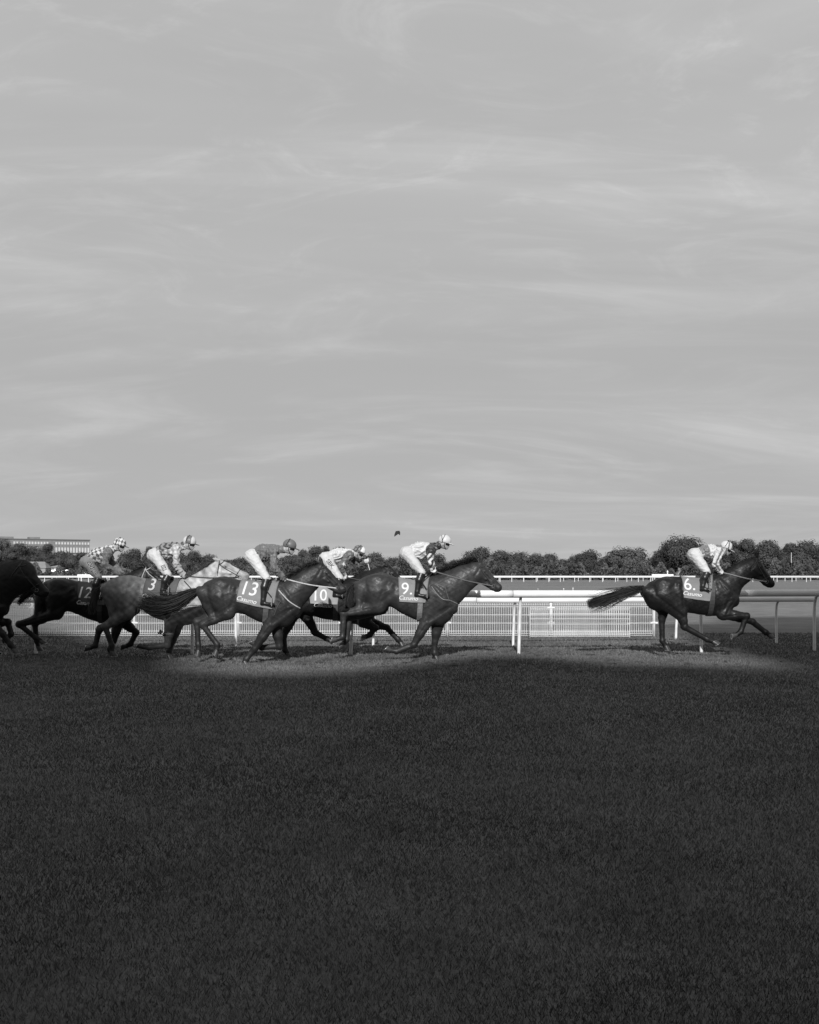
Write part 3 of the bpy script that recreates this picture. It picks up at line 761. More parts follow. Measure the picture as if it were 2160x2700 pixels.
# ------------------------------------------------------------------ horses
def coat_mat():
    if 'horse_coat' in MATS: return MATS['horse_coat']
    m = mat('horse_coat', .05, .45, .26, attr='col', noise=(9, .74, 1.22), bump=(13, .32, .02))
    nt = m.node_tree; b = nt.nodes['Principled BSDF']
    t = nt.nodes.new('ShaderNodeTexCoord'); n = nt.nodes.new('ShaderNodeTexNoise'); n.inputs['Scale'].default_value = 13; n.inputs['Detail'].default_value = 6; n.inputs['Distortion'].default_value = 1.0
    nt.links.new(t.outputs['Object'], n.inputs['Vector'])
    r = nt.nodes.new('ShaderNodeMapRange'); r.inputs[1].default_value = .35; r.inputs[2].default_value = .65; r.inputs[3].default_value = .38; r.inputs[4].default_value = .60
    nt.links.new(n.outputs[0], r.inputs[0]); nt.links.new(r.outputs[0], b.inputs['Roughness'])
    return m
def horse(sp):
    Yc = sp['Y']; X0 = (sp['ref'] - CX) / FPX * Yc
    def L(p, yo=0.0):
        w = at(p[0], p[1], Yc + yo); return np.array([w.x - X0, yo, w.z])
    root = empty('horse', (X0, Yc, 0), sp['label'], 'horse', 'racehorses galloping past')
    sp['root'] = root; sp['L'] = L; sp['X0'] = X0
    top = [L(p) for p in sp['top']]; bot = [L(p) for p in sp['bot']]; chest = L(sp['chest'])
    x0 = min(top[0][0], bot[0][0]) ; x1 = chest[0]
    wth = top[-1]
    top = top + [np.array([(wth[0] * 0.45 + x1 * 0.55), 0, wth[2] * 0.62 + chest[2] * 0.38]), np.array([x1, 0, chest[2] + 0.10])]
    bot = bot + [np.array([x1, 0, chest[2] - 0.12])]
    xs, tz = cr_curve([(p[0], p[2]) for p in top]); xb, bz = cr_curve([(p[0], p[2]) for p in bot])
    xg = np.linspace(x0, x1, 240); tz = np.interp(xg, xs, tz); bz = np.interp(xg, xb, bz)
    s_ = (xg - x0) / (x1 - x0)
    wd = np.interp(s_, [0, .06, .15, .25, .36, .48, .6, .72, .82, .92, 1], [.12, .19, .25, .265, .245, .262, .278, .262, .235, .20, .12]) * sp.get('wid', 1.0)
    ce, he = (tz + bz) / 2, (tz - bz) / 2
    end = np.sqrt(np.clip(1 - np.clip((0.13 - (xg - x0)) / 0.13, 0, 1) ** 2, 0.004, 1)) * np.sqrt(np.clip(1 - np.clip((0.16 - (x1 - xg)) / 0.16, 0, 1) ** 2, 0.004, 1))
    he2 = he * np.maximum(end, 0.05); wd2 = wd * np.maximum(end, 0.05)
    legs = sp['legs']
    allp = [L(p) for p in sp['top']] + [L(p) for pr in sp['neck'] for p in pr] + [L(q) for lg in legs.values() for q in lg] + [L(sp['nose']), chest]
    lo = np.min(allp, 0) - [0.16, 0, 0.12]; hi = np.max(allp, 0) + [0.16, 0, 0.24]
    lo[1], hi[1] = -0.42, 0.42
    f = Field(lo, hi, 0.0125)
    def torso(X, Y, Z):
        x = np.clip(X, x0, x1)[:, 0, 0]
        c = np.interp(x, xg, ce)[:, None, None]; h = np.interp(x, xg, he2)[:, None, None]; w = np.interp(x, xg, wd2)[:, None, None]
        t = (Z - c) / h
        we = w * (1 - 0.16 * np.clip(t, 0, 1.2) ** 2)
        r = np.sqrt(t ** 2 + (Y / we) ** 2)
        return np.maximum((r - 1) * np.minimum(h, w) * 0.85, np.maximum(x0 - X, X - x1))
    f.put(torso, (x0, -.3, bz.min()), (x1, .3, tz.max()), 0.02)
    def topz(x): return float(np.interp(x, xg, tz))
    def ctr(x): return float(np.interp(x, xg, ce))
    def hgt(x): return float(np.interp(x, xg, he))
    Lb = x1 - x0
    # neck
    pr = [(L(a), L(b)) for a, b in sp['neck']]
    nk = [((a + b) / 2, np.linalg.norm(a - b) / 2) for a, b in pr]
    syn = np.linspace(1.45, 1.6, len(nk))
    for i in range(len(nk) - 1):
        f.cap(nk[i][0], nk[i + 1][0], nk[i][1], nk[i + 1][1], 0.05, syn[i])
    for sgn in (-1, 1):      # long muscle of the neck and the jugular groove
        a = nk[0][0] + [0.02, sgn * .10, -nk[0][1] * .35]; b = nk[-1][0] + [0, sgn * .055, -nk[-1][1] * .1]
        f.cap(a, b, .08, .055, 0.05, 1.1)
        g0 = pr[1][1] * .7 + pr[1][0] * .3 + [0, sgn * .115, 0]; g1 = pr[-1][1] * .72 + pr[-1][0] * .28 + [0, sgn * .085, 0]
        f.cap(g0, g1, .016, .012, 0.05, sub=True)
    # head
    P = L(sp['poll']); N = L(sp['nose']); u = (N - P); Lh = np.linalg.norm(u); u /= Lh; k = Lh / 0.68
    v = np.array([u[2], 0, -u[0]])
    yd = np.array([0, 1.0, 0])
    def H(a, b, y=0.0): return P + u * a * k + v * b * k + yd * y * k
    f.cap(nk[-1][0], H(.06, .12), nk[-1][1] * .95, .10 * k, 0.05, 1.45)
    f.cap(H(.05, .09), H(.2, .105), .085 * k, .10 * k, 0.03, 1.15)
    f.cap(H(.2, .105), H(.42, .095), .10 * k, .082 * k, 0.03, 1.25)
    f.cap(H(.42, .095), H(.60, .080), .084 * k, .070 * k, 0.03, 1.3)
    f.ell(H(.618, .09), (.080 * k, .062 * k, .084 * k), 0.025, math.atan2(u[2], u[0]))
    f.ell(H(.235, .205), (.135 * k, .086 * k, .122 * k), 0.025, math.atan2(u[2], u[0]))
    f.cap(H(.27, .255), H(.54, .18), .055 * k, .045 * k, 0.03, 1.1)
    f.cap(H(.54, .18), H(.615, .155), .045 * k, .040 * k, 0.025)
    for sgn in (-1, 1):
        f.cap(H(.21, .205, sgn * .062), H(.33, .16, sgn * .07), .035 * k, .02 * k, 0.02)     # cheek edge
        f.cap(H(.25, .075, sgn * .07), H(.45, .07, sgn * .052), .02 * k, .012 * k, 0.02)     # facial crest
        f.ell(H(.185, .07, sgn * .078), (.035 * k, .018 * k, .028 * k), 0.015)               # brow
        f.ell(H(.635, .05, sgn * .042), (.03 * k, .018 * k, .024 * k), 0.012)                # nostril rim
        f.ell(H(.65, .052, sgn * .056), (.014 * k, .014 * k, .010 * k), 0.008, sub=True)
        eb, et = H(.008, .035, sgn * .05), None
        back = sp.get('ear', (0.03, 0.14))
        et = eb - u * back[1] * k * 1.25 + np.array([0, sgn * .02, .0]) + v * back[0] * k * 1.25
        f.cap(eb, eb * .45 + et * .55, .034, .032, 0.015, 1.1); f.cap(eb * .45 + et * .55, et, .032, .008, 0.01)
    # hind and fore quarters
    ang_of = lambda a, b: math.atan2(b[2] - a[2], b[0] - a[0])
    hoofs = []
    for key, lg in legs.items():
        sgn = -1 if key[1] == 'n' else 1
        if key[0] == 'h':
            yo = sgn * 0.125
            st, hk, ft, toe = [L(q, yo) for q in lg]
            if sp.get('plant', {}).get(key): toe[2] = 0.0
            hip = np.array([x0 + Lb * .20, sgn * .13, ctr(x0 + Lb * .2) + hgt(x0 + Lb * .2) * .05])
            pin = np.array([x0 + .085, sgn * .095, ctr(x0 + .1) + hgt(x0 + .1) * .25])
            pt = np.array([x0 + Lb * .36, sgn * .20, topz(x0 + Lb * .36) - .17])
            f.cap(hip, st * .75 + hip * .25, .21, .15, 0.09, 1.45)
            f.cap(hip * .4 + st * .6, st, .14, .115, 0.06, 1.35)
            f.cap(pin, st * .45 + hk * .55, .115, .062, 0.05, 1.25)                    # hamstring
            f.cap(pt, st + [0.01, sgn * .03, .02], .05, .06, 0.035, 1.1)               # tensor, hip point to stifle
            f.ell((x0 + Lb * .23, sgn * .14, topz(x0 + Lb * .23) - .16), (.22, .105, .13), 0.05, ang_of((0, 0, 0), (1, 0, -.15)))   # gluteal
            f.cap(st, hk * .6 + st * .4, .125, .09, 0.045, 1.25); f.cap(hk * .6 + st * .4, hk, .09, .066, 0.03, 1.2)
            d1 = (st - hk) / np.linalg.norm(st - hk); d2 = (ft - hk) / np.linalg.norm(ft - hk); b_ = -(d1 + d2); nb = np.linalg.norm(b_)
            bk = b_ / nb if nb > .25 else np.array([-1.0, 0, .15])
            if bk[0] > 0.2 : bk = -bk
            ph = hk + bk * .062 + d1 * .04
            f.ell(hk, (.074, .057, .078), 0.025); f.cap(hk, ph, .045, .03, 0.02); f.cap(ph, hk * .45 + st * .55 + bk * .035, .024, .028, 0.025)
            cr_, cr2 = .060, .050
            tdir = bk
        else:
            yo = sgn * 0.115
            el, kn, ft, toe = [L(q, yo) for q in lg]
            if sp.get('plant', {}).get(key): toe[2] = 0.0
            hk = kn
            sh = np.array([x1 - .13, sgn * .135, chest[2] + .0])
            wt = np.array([wth[0] - .02, sgn * .07, wth[2] - .16])
            f.cap(wt, sh, .11, .115, 0.05, 1.55)                                       # shoulder blade
            f.cap(wt * .45 + sh * .55 + [-.12, sgn * .02, -.05], el + [0, sgn * .03, .05], .115, .085, 0.04, 1.35)   # triceps
            f.cap(sh, el, .105, .095, 0.05, 1.3)
            f.cap(el, kn * .5 + el * .5, .125, .094, 0.04, 1.3); f.cap(kn * .5 + el * .5, kn, .094, .062, 0.03, 1.2)
            f.ell((x1 - .075, sgn * .07, chest[2] - .05), (.10, .085, .12), 0.04)      # breast
            f.ell(kn, (.066, .056, .072), 0.02)
            d1 = (el - kn) / np.linalg.norm(el - kn); d2 = (ft - kn) / np.linalg.norm(ft - kn)
            tdir = np.array([d2[2], 0, -d2[0]])                                        # behind the cannon for a horse heading +x
            if tdir @ (d1) < -.6: tdir = -tdir
            cr_, cr2 = .054, .049
        f.cap(hk, ft, cr_, cr2, 0.02, 1.22)
        f.cap(hk * .8 + ft * .2 + tdir * .044, ft + tdir * .032, .026, .026, 0.012)    # tendons
        f.ell(ft, (.058, .051, .061), 0.02); f.ell(ft + tdir * .034, (.03, .034, .034), 0.02)
        d = (toe - ft); dl = np.linalg.norm(d); d /= dl
        cor = ft + d * min(dl * .52, .125)
        f.cap(ft, cor, .047, .053, 0.02, 1.08)
        hoofs.append((cor, d, toe, key))
    f.ell((x0 + .02, 0, topz(x0 + .05) - .03), (.07, .045, .05), 0.05)                 # dock
    V, Q = f.mesh(2)
    # muscle relief: grooves and swellings pressed into the surface along anatomical lines
    nrm_ = np.zeros_like(V); fnm = np.cross(V[Q[:, 2]] - V[Q[:, 0]], V[Q[:, 3]] - V[Q[:, 1]])
    for i in range(4): np.add.at(nrm_, Q[:, i], fnm)
    nrm_ /= np.linalg.norm(nrm_, axis=1, keepdims=True) + 1e-12
    disp = np.zeros(len(V))
    def line(sgn, pts, w, amt):
        pts = [np.array(p)[[0, 2]] for p in pts]
        d = np.full(len(V), 9.0); xz = V[:, [0, 2]]
        for a, b in zip(pts[:-1], pts[1:]):
            ab = b - a; t = np.clip(((xz - a) @ ab) / (ab @ ab + 1e-9), 0, 1); d = np.minimum(d, np.linalg.norm(xz - a - t[:, None] * ab, axis=1))
        disp[:] += np.where(V[:, 1] * sgn > .03, amt * .82 * np.exp(-(d / (w * 1.55)) ** 2) * np.clip(nrm_[:, 1] * sgn * 1.6, 0, 1), 0)
    pp = lambda x, z: np.array([x, 0, z])
    for sgn, hk_, fk_ in ((-1, 'hn', 'fn'), (1, 'hf', 'ff')):
        st, hk = [L(q, sgn * .125) for q in legs[hk_][:2]]; el, kn = [L(q, sgn * .115) for q in legs[fk_][:2]]
        xa = lambda s: x0 + Lb * s
        hipP = pp(xa(.37), topz(xa(.37)) - .11)
        line(sgn, [hipP, pp(xa(.40), ctr(xa(.4)) + .05), st + [.05, 0, .10]], .028, -.020)
        line(sgn, [pp(xa(.455), topz(xa(.45)) - .16), pp(xa(.46), ctr(xa(.46)) - .02)], .06, -.022)
        line(sgn, [hipP + [-.02, 0, .02], hipP + [.02, 0, -.03]], .035, .014)
        line(sgn, [pp(xa(.10), topz(xa(.12)) - .13), pp(xa(.115), ctr(xa(.12))), st * .5 + hk * .5 + [0, 0, .05]], .022, -.017)
        line(sgn, [hipP + [-.05, 0, -.01], pp(xa(.24), topz(xa(.24)) - .30), pp(xa(.10), topz(xa(.1)) - .20)], .028, -.011)
        line(sgn, [pp(xa(.235), ctr(xa(.22)) + .02), st * .8 + hk * .2], .055, .016)
        line(sgn, [pp(xa(.27), ctr(xa(.27)) + .0), st * .9 + hk * .1 + [.03, 0, .05]], .018, -.010)
        line(sgn, [pp(wth[0] - .10, wth[2] - .22), pp(wth[0] - .10, ctr(wth[0]) + .02), el + [-.10, 0, .06]], .028, -.018)
        line(sgn, [pp(wth[0] + .05, wth[2] - .10), pp(x1 - .17, chest[2] + .22), pp(x1 - .05, chest[2] + .06)], .024, -.016)
        line(sgn, [pp(wth[0] - .01, wth[2] - .16), pp(x1 - .20, chest[2] + .03)], .016, -.011)
        line(sgn, [pp(x1 - .16, chest[2] - .03), pp(x1 - .24, chest[2] - .06), el + [-.05, 0, .0]], .020, -.012)
        line(sgn, [pp(x1 - .27, chest[2] + .10), pp(x1 - .30, chest[2] - .05)], .05, .016)
        line(sgn, [pp(x1 - .10, chest[2] - .02), el + [.06, 0, .02]], .018, -.014)
        line(sgn, [el + [.0, 0, -.05], kn + [-.005, 0, .05]], .012, -.008)
        line(sgn, [st * .75 + hk * .25, hk + (st - hk) * .15], .013, -.009)
        for i in range(7):
            x = xa(.50 + .035 * i); line(sgn, [pp(x + .03, ctr(x) + .12), pp(x, ctr(x) - .10), pp(x + .02, ctr(x) - .20)], .013, -.0042)
        c0_, c1_ = pr[0], pr[-1]
        line(sgn, [H(.15, .13), H(.30, .10), H(.50, .09)], .012, -.006); line(sgn, [H(.12, .30), H(.10, .2), H(.07, .13)], .016, -.014)
    wz = np.sin(V[:, 0] * 17 + 2 * np.sin(V[:, 2] * 9 + 1)) * np.sin(V[:, 2] * 15 + 1.7 * np.sin(V[:, 0] * 8)) + .75 * np.sin(V[:, 0] * 37 + 2 * np.sin(V[:, 2] * 21)) * np.sin(V[:, 2] * 33 + V[:, 1] * 20) + .35 * np.sin(V[:, 0] * 71 + 2 * np.sin(V[:, 2] * 43)) * np.sin(V[:, 2] * 63 + V[:, 1] * 40)
    disp += .0028 * wz * np.clip((V[:, 2] - .5) / .3, 0, 1)
    V = V + nrm_ * disp[:, None]
    # coat
    c0, cleg = sp['coat'], sp.get('legtone', sp['coat'] * .45)
    nz = np.clip((V[:, 2] - .42) / .42, 0, 1); nz = nz * nz * (3 - 2 * nz)
    col = cleg + (c0 - cleg) * nz
    hd = (V - P) @ u
    ish = (hd > .42 * k) & (V[:, 0] > P[0] - .05) & (V[:, 2] > .8)
    col = np.where(ish, col * (1 - .3 * np.clip((hd - .42 * k) / .2, 0, 1)), col)
    if sp.get('dapple_shade'):
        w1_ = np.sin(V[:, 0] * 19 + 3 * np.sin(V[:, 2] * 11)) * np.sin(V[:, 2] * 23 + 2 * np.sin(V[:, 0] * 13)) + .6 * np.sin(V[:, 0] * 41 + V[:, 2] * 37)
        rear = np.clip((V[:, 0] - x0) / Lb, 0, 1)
        col = col * (0.22 + .95 * rear ** 1.2) * (1 + .20 * w1_)  # dapples and darker rump; part of the rump darkening stands in for shade
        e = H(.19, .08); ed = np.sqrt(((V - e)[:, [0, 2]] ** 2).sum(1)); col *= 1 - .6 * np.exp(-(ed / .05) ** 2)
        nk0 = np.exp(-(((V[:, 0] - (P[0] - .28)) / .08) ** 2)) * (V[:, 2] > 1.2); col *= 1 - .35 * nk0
    else:
        col = col * (1 + .12 * np.sin(V[:, 0] * 9 + 2 * np.sin(V[:, 2] * 8)) * np.sin(V[:, 2] * 10 + 1))
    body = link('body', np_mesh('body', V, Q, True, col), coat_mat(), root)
    bv = bvh_of(V, Q); sp['bvh'] = bv
    # hooves with shoes
    for cor, d, toe, key in hoofs:
        a0 = math.atan2(d[2], d[0]) - R(37)
        nrm = np.array([math.cos(a0), 0, math.sin(a0)])                # sole faces this way
        fw = np.array([-nrm[2], 0, nrm[0]])                            # towards the toe
        if sp.get('plant', {}).get(key): nrm = np.array([0, 0, -1.0]); fw = np.array([1.0, 0, 0])
        rings = []; mb = MB(); nseg = 14
        for t, ra, rb, sh in ((-.012, .052, .054, 0), (.0, .058, .058, .0), (.045, .067, .066, .022), (.088, .075, .071, .038)):
            for q in range(nseg):
                th = 2 * math.pi * q / nseg
                px = math.cos(th) * (ra if math.cos(th) > 0 else ra * .8) + sh
                mb.v.append(tuple(cor + nrm * t + fw * px + yd * (math.sin(th) * rb)))
        for r_ in range(3):
            for q in range(nseg): mb.f.append((r_ * nseg + q, r_ * nseg + (q + 1) % nseg, (r_ + 1) * nseg + (q + 1) % nseg, (r_ + 1) * nseg + q))
        mb.f.append(tuple(range(nseg))); mb.f.append(tuple(3 * nseg + q for q in range(nseg - 1, -1, -1)))
        ho = mb.build('hoof', mat('hoof_horn', .035, .45), root, smooth=False)
        pts = [cor + nrm * .089 + fw * (math.cos(th) * .060 + .036) + yd * (math.sin(th) * .056) for th in np.linspace(-2.5, 2.5, 15)]
        mb = MB(); mb.tube(pts, .012, 6, .8); mb.build('horseshoe', mat('shoe_metal', .55, .28, metal=.9), ho)
    # eyes
    for sgn in (-1, 1):
        e = H(.192, .086, sgn * .083); mb = MB()
        mb.tube([e + yd * .017 * t * k for t in (-1, -.7, 0, .7, 1)], [.003 * k, .013 * k, .019 * k, .013 * k, .003 * k], 10); mb.build('eye', mat('eye_dark', .01, .08, .8), root, smooth=True)
    # mane: strands from the crest
    cre = spline([p[0] for p in pr] + [P + np.array([0, 0, .01])], 12); cre = np.array([list(c) for c in cre])[3:-5]
    mn = sp.get('mane', (420, .13, (-.75, .25), .03))
    n = int(mn[0] * 1.7); ii = rng.random(n) * (len(cre) - 1.01); i0 = ii.astype(int); fr = (ii - i0)[:, None]
    st = cre[i0] * (1 - fr) + cre[i0 + 1] * fr; st[:, 2] -= .012; st[:, 1] += rng.normal(size=n) * .012
    ln = mn[1] * (.5 + .8 * rng.random(n)); d0 = np.zeros((n, 3)); d0[:, 0] = mn[2][0] + rng.normal(size=n) * .25; d0[:, 2] = mn[2][1] + rng.normal(size=n) * .25; d0[:, 1] = -.35 + rng.normal(size=n) * .35
    d0 /= np.linalg.norm(d0, axis=1, keepdims=True); tt = np.linspace(0, 1, 6)
    pth = st[:, None] + d0[:, None] * (ln[:, None] * tt)[:, :, None]
    pth[:, :, 2] += np.sin(tt * 2.6)[None] * mn[3] - (tt ** 2)[None] * .06 * rng.random(n)[:, None]
    wdt = .0055 * (1.05 - tt)[None] * np.ones((n, 1)) + .001
    hv, hq = ribbons(pth, wdt)
    hm = mat('horse_hair_%d' % int(sp.get('hair', .015) * 1000), sp.get('hair', .015), .6, .25)
    link('mane', np_mesh('mane', hv, hq), hm, root)
    # tail
    tp = sp['tail']; n = int(tp.get('n', 520) * 2.6)
    cen = np.array([list(c) for c in spline([L(q) for q in tp['path']], 8)])
    m_ = len(cen); tt = np.linspace(0, 1, m_)
    wide = np.interp(tt, np.linspace(0, 1, len(tp['half'])), tp['half'])
    a = rng.random(n) * 2 * math.pi; rr = np.sqrt(rng.random(n))
    off = np.stack([np.zeros(n), np.cos(a) * rr * .6, np.sin(a) * rr], 1)
    wob = np.sin(tt[None] * (5 + 4 * rng.random((n, 1))) + rng.random((n, 1)) * 6) * (.03 * tt[None] ** 1.5)
    tang = np.gradient(cen, axis=0); tang /= np.linalg.norm(tang, axis=1, keepdims=True); nor = np.stack([-tang[:, 2], np.zeros(m_), tang[:, 0]], 1)
    pth = cen[None] + nor[None] * ((off[:, 2:3] * wide[None] + wob)[:, :, None]) + yd[None, None] * (off[:, 1:2] * wide[None])[:, :, None]
    stray = rng.random(n) < .16
    pth[stray] += (nor[None] * (rng.normal(size=(stray.sum(), 1)) * .09 * tt[None] ** 1.2 + .03 * np.sin(tt[None] * 9 + rng.random((stray.sum(), 1)) * 6) * tt[None])[:, :, None])
    cut = .38 + .62 * rng.random(n) ** .7                      # strands end at different lengths
    if tp.get('blunt'): cut = .82 + .18 * rng.random(n)
    q = tt[None] * cut[:, None] * (m_ - 1); q0 = np.minimum(q.astype(int), m_ - 2); fq = (q - q0)[:, :, None]
    r_ = np.arange(n)[:, None]
    pth = pth[r_, q0] * (1 - fq) + pth[r_, q0 + 1] * fq
    hv, hq = ribbons(pth, (.0042 * (1.08 - tt ** 2))[None] * np.ones((n, 1)) + .0008)
    link('tail', np_mesh('tail', hv, hq), hm, root)
    # ---- saddle cloth on the body
    cl = sp['cloth']
    tl, tr_, bl, br = L(cl['tl'], -.1), L(cl['tr'], -.1), L((cl['bl'][0], cl['bl'][1] + 6), -.27), L((cl['br'][0], cl['br'][1] + 5), -.27)
    nu, nv = 22, 34; CV = np.zeros((nu + 1, nv + 1, 3))
    for i in range(nu + 1):
        uu = i / nu; zb_ = bl[2] * (1 - uu) + br[2] * uu
        for j in range(nv + 1):
            s2 = -1 + 2 * j / nv; av = abs(s2)
            x = (tl[0] * (1 - uu) + tr_[0] * uu) * (1 - av) + (bl[0] * (1 - uu) + br[0] * uu) * av
            c, h = ctr(x), hgt(x); thm = math.acos(max(-.9, min(.95, (zb_ - c) / h)))
            dirv = Vector((0, math.sin(thm * s2) * .27, math.cos(thm * s2) * h)).normalized()
            o_ = Vector((x, 0, c)); hit = bv.ray_cast(o_ + dirv * 1.2, -dirv)
            p = hit[0] if hit[0] is not None else o_ + dirv * h
            lift = .016 + .004 * math.sin(x * 31 + j * .8) + (.012 * max(0, av - .8) / .2)
            CV[i, j] = np.array(p + dirv * lift)
    g = CV.reshape(-1, 3); q = []
    for i in range(nu):
        for j in range(nv): q.append((i * (nv + 1) + j, (i + 1) * (nv + 1) + j, (i + 1) * (nv + 1) + j + 1, i * (nv + 1) + j + 1))
    inner = g - np.array([0, 0, 0]); cx = np.array([0, 0, 1.1]); 
    sc_in = g.copy(); sc_in[:, 1] *= .965; sc_in[:, 2] -= .006
    qa = np.array(q); rim = [i * (nv + 1) for i in range(nu + 1)] + [nu * (nv + 1) + j for j in range(1, nv + 1)] + [i * (nv + 1) + nv for i in range(nu - 1, -1, -1)] + [j for j in range(nv - 1, 0, -1)]
    ng = len(g); side = np.array([(rim[i], rim[(i + 1) % len(rim)], rim[(i + 1) % len(rim)] + ng, rim[i] + ng) for i in range(len(rim))])
    cloth = link('saddle_cloth', np_mesh('saddle_cloth', np.concatenate([g, sc_in]), [qa, (qa + ng)[:, ::-1], side], True),
                 mat('cloth_grey_%d' % int(cl['tone'] * 100), cl['tone'], .75, .3, noise=(9, .9, 1.06), bump=(180, .25, .003)), root)
    cbv = bvh_of(g, q)
    wt_ = mat('white_print', .56, .6)
    for txt, ht, pos, rot, sh, bold in cl['text']:
        p = L(pos, -.27); Vt, Ft = text_mesh(txt, ht, sh, bold)
        decal('number' if txt[0].isdigit() else 'lettering', Vt, Ft, p, R(rot), cbv, wt_, cloth)
    # ---- girth strap and stirrup side
    gx = L(sp['girth'][0]), L(sp['girth'][1])
    def ring(a, b, wid, thick, tone, name, span=(0, 360)):
        pts = []
        for i in range(33):
            th = R(span[0] + (span[1] - span[0]) * i / 32)
            cz = math.cos(th); fr = (1 - cz) / 2
            x = a[0] * (1 - fr) + b[0] * fr; c, h = ctr(x), hgt(x)
            dirv = Vector((0, math.sin(th) * .27, cz * h)).normalized(); o_ = Vector((x, 0, c)); hit = bv.ray_cast(o_ + dirv * 1.2, -dirv)
            er = 1 / math.sqrt((dirv.y / .27) ** 2 + (dirv.z / h) ** 2)
            ok_ = hit[0] is not None and (hit[0] - o_).length < er * 1.14 + .03
            pts.append((hit[0] if ok_ else o_ + dirv * er) + dirv * thick)
        V_ = []; F_ = []
        for i, p in enumerate(pts): V_ += [p + Vector((-wid, 0, 0)), p + Vector((wid, 0, 0))]
        F_ = [(2 * i, 2 * i + 1, 2 * i + 3, 2 * i + 2) for i in range(len(pts) - 1)]
        me = bpy.data.meshes.new(name); me.from_pydata(V_, [], F_); me.update(); o = link(name, me, mat('strap_%d' % int(tone * 100), tone, .6, .4, noise=(25, .75, 1.15)), root)
        md = o.modifiers.new('thick', 'SOLIDIFY'); md.thickness = .008; return o
    ring(gx[0], gx[1], .05, .010, sp.get('girth_tone', .05), 'girth')
    # ---- saddle
    sx = L(sp['seat'])[0]
    sf = Field((sx - .3, -.24, topz(sx) - .25), (sx + .3, .24, topz(sx) + .2), .012)
    sf.cap((sx - .11, 0, topz(sx - .11) + .018), (sx, 0, topz(sx) + .012), .032, .030, .02, .42); sf.cap((sx, 0, topz(sx) + .022), (sx + .17, 0, topz(sx + .17) + .05), .035, .04, .02, .7)
    for sgn in (-1, 1): sf.cap((sx + .04, sgn * .12, topz(sx) - .04), (sx + .10, sgn * .225, topz(sx) - .2), .045, .03, .02)
    a_, b_ = sf.mesh(1); link('saddle', np_mesh('saddle', a_, b_, True), mat('black_leather', .018, .32, .6, bump=(70, .2, .003)), root)
    # ---- bridle
    lea = mat('bridle_%d' % int(sp.get('tack', .025) * 1000), sp.get('tack', .025), .45, .5)
    def onhead(pts, sgn, off=.006):
        r = []
        for a, b in pts:
            w = H(a, b); hit = bv.ray_cast(Vector((w[0], sgn * 1.0, w[2])), Vector((0, -sgn, 0)))
            r.append(Vector((w[0], (hit[0].y if hit[0] is not None else sgn * .03) + sgn * off, w[2])))
        return r
    def band(pts, name='bridle', rad=.0085):
        n_ = onhead(pts, -1); f_ = onhead(pts, 1)
        mb = MB(); mb.tube(n_, rad, 6, 1.3); mb.tube(f_, rad, 6, 1.3); return mb
    br_ = MB()
    for pts in ([(.015, .03), (.06, .10), (.2, .125), (.36, .13), (.505, .135)],         # cheek piece
                [(.06, .10), (.085, .06), (.10, .012)],                                   # brow band
                [(.46, .012), (.455, .08), (.45, .16), (.445, .205)],                      # nose band
                [(.03, .06), (.07, .17), (.10, .26), (.13, .31)]):                         # throat lash
        for sgn in (-1, 1): br_.tube(onhead(pts, sgn), .0085, 6, 1.3)
    for sgn in (0,):
        for a, b in ((.10, .008), (.46, .008)):
            pL, pR = onhead([(a, b)], -1)[0], onhead([(a, b)], 1)[0]
            mid = Vector(H(a, -.006)); br_.tube([pL, mid, pR], .0085, 6)
    br_.build('bridle', lea, root)
    bits = {}
    for sgn in (-1, 1):
        p = onhead([(.52, .145)], sgn, .012)[0]; bits[sgn] = p
        mb = MB(); mb.tube([p + Vector((math.cos(t) * .033, 0, math.sin(t) * .033)) for t in np.linspace(0, 2 * math.pi, 15)], .006, 6); mb.build('bit_ring', mat('bit_metal', .6, .2, metal=.95), root)
    sp['bits'] = bits
    # ---- breast strap, martingale straps along given pixel paths on the near side
    for path, rad, tone in sp.get('straps', []):
        for sgn in (-1, 1):
            pts = []
            for q in spline([Vector((a, 0, b)) for a, b in path], 4):
                w = L((q.x, q.z), -.2); hit = bv.ray_cast(Vector((w[0], sgn * 1.2, w[2])), Vector((0, -sgn, 0)))
                if hit[0] is not None: pts.append(hit[0] + Vector((0, sgn * .008, 0)))
            if len(pts) > 1:
                mb = MB(); mb.tube(pts, rad, 6, 1.0); mb.build('breast_strap', mat('strap_%d' % int(tone * 100), tone, .6, .4, noise=(25, .75, 1.15)), root)
    return root

# ------------------------------------------------------------------ jockeys
def fold(f, amp, fr, seed):
    """cloth folds: ripple the field"""
    r = np.random.default_rng(seed); n = f.n
    X = (f.lo[0] + f.vox * np.arange(n[0]))[:, None, None]; Y = (f.lo[1] + f.vox * np.arange(n[1]))[None, :, None]; Z = (f.lo[2] + f.vox * np.arange(n[2]))[None, None, :]
    t = 0
    for i in range(5):
        d = r.normal(size=3); d /= np.linalg.norm(d); w = fr * (0.7 + 1.5 * i / 4); ph = r.random() * 6; e = r.normal(size=3) * fr * .5
        q = np.sin((X * d[0] + Y * d[1] + Z * d[2]) * w * (.6 if i < 2 else 1) + ph + 1.6 * np.sin(X * e[0] + Y * e[1] + Z * e[2] + ph * 2))
        t = t + ((2.0 * np.sqrt(np.abs(q) + .02) - 1.3) if i < 2 else q / (1 + i * .45))
    f.F += (amp * t).astype(np.float32)
def segd(V, a, b):
    d = b - a; t = np.clip(((V - a) @ d) / (d @ d), 0, 1); return np.linalg.norm(V - a - t[:, None] * d, axis=1), t

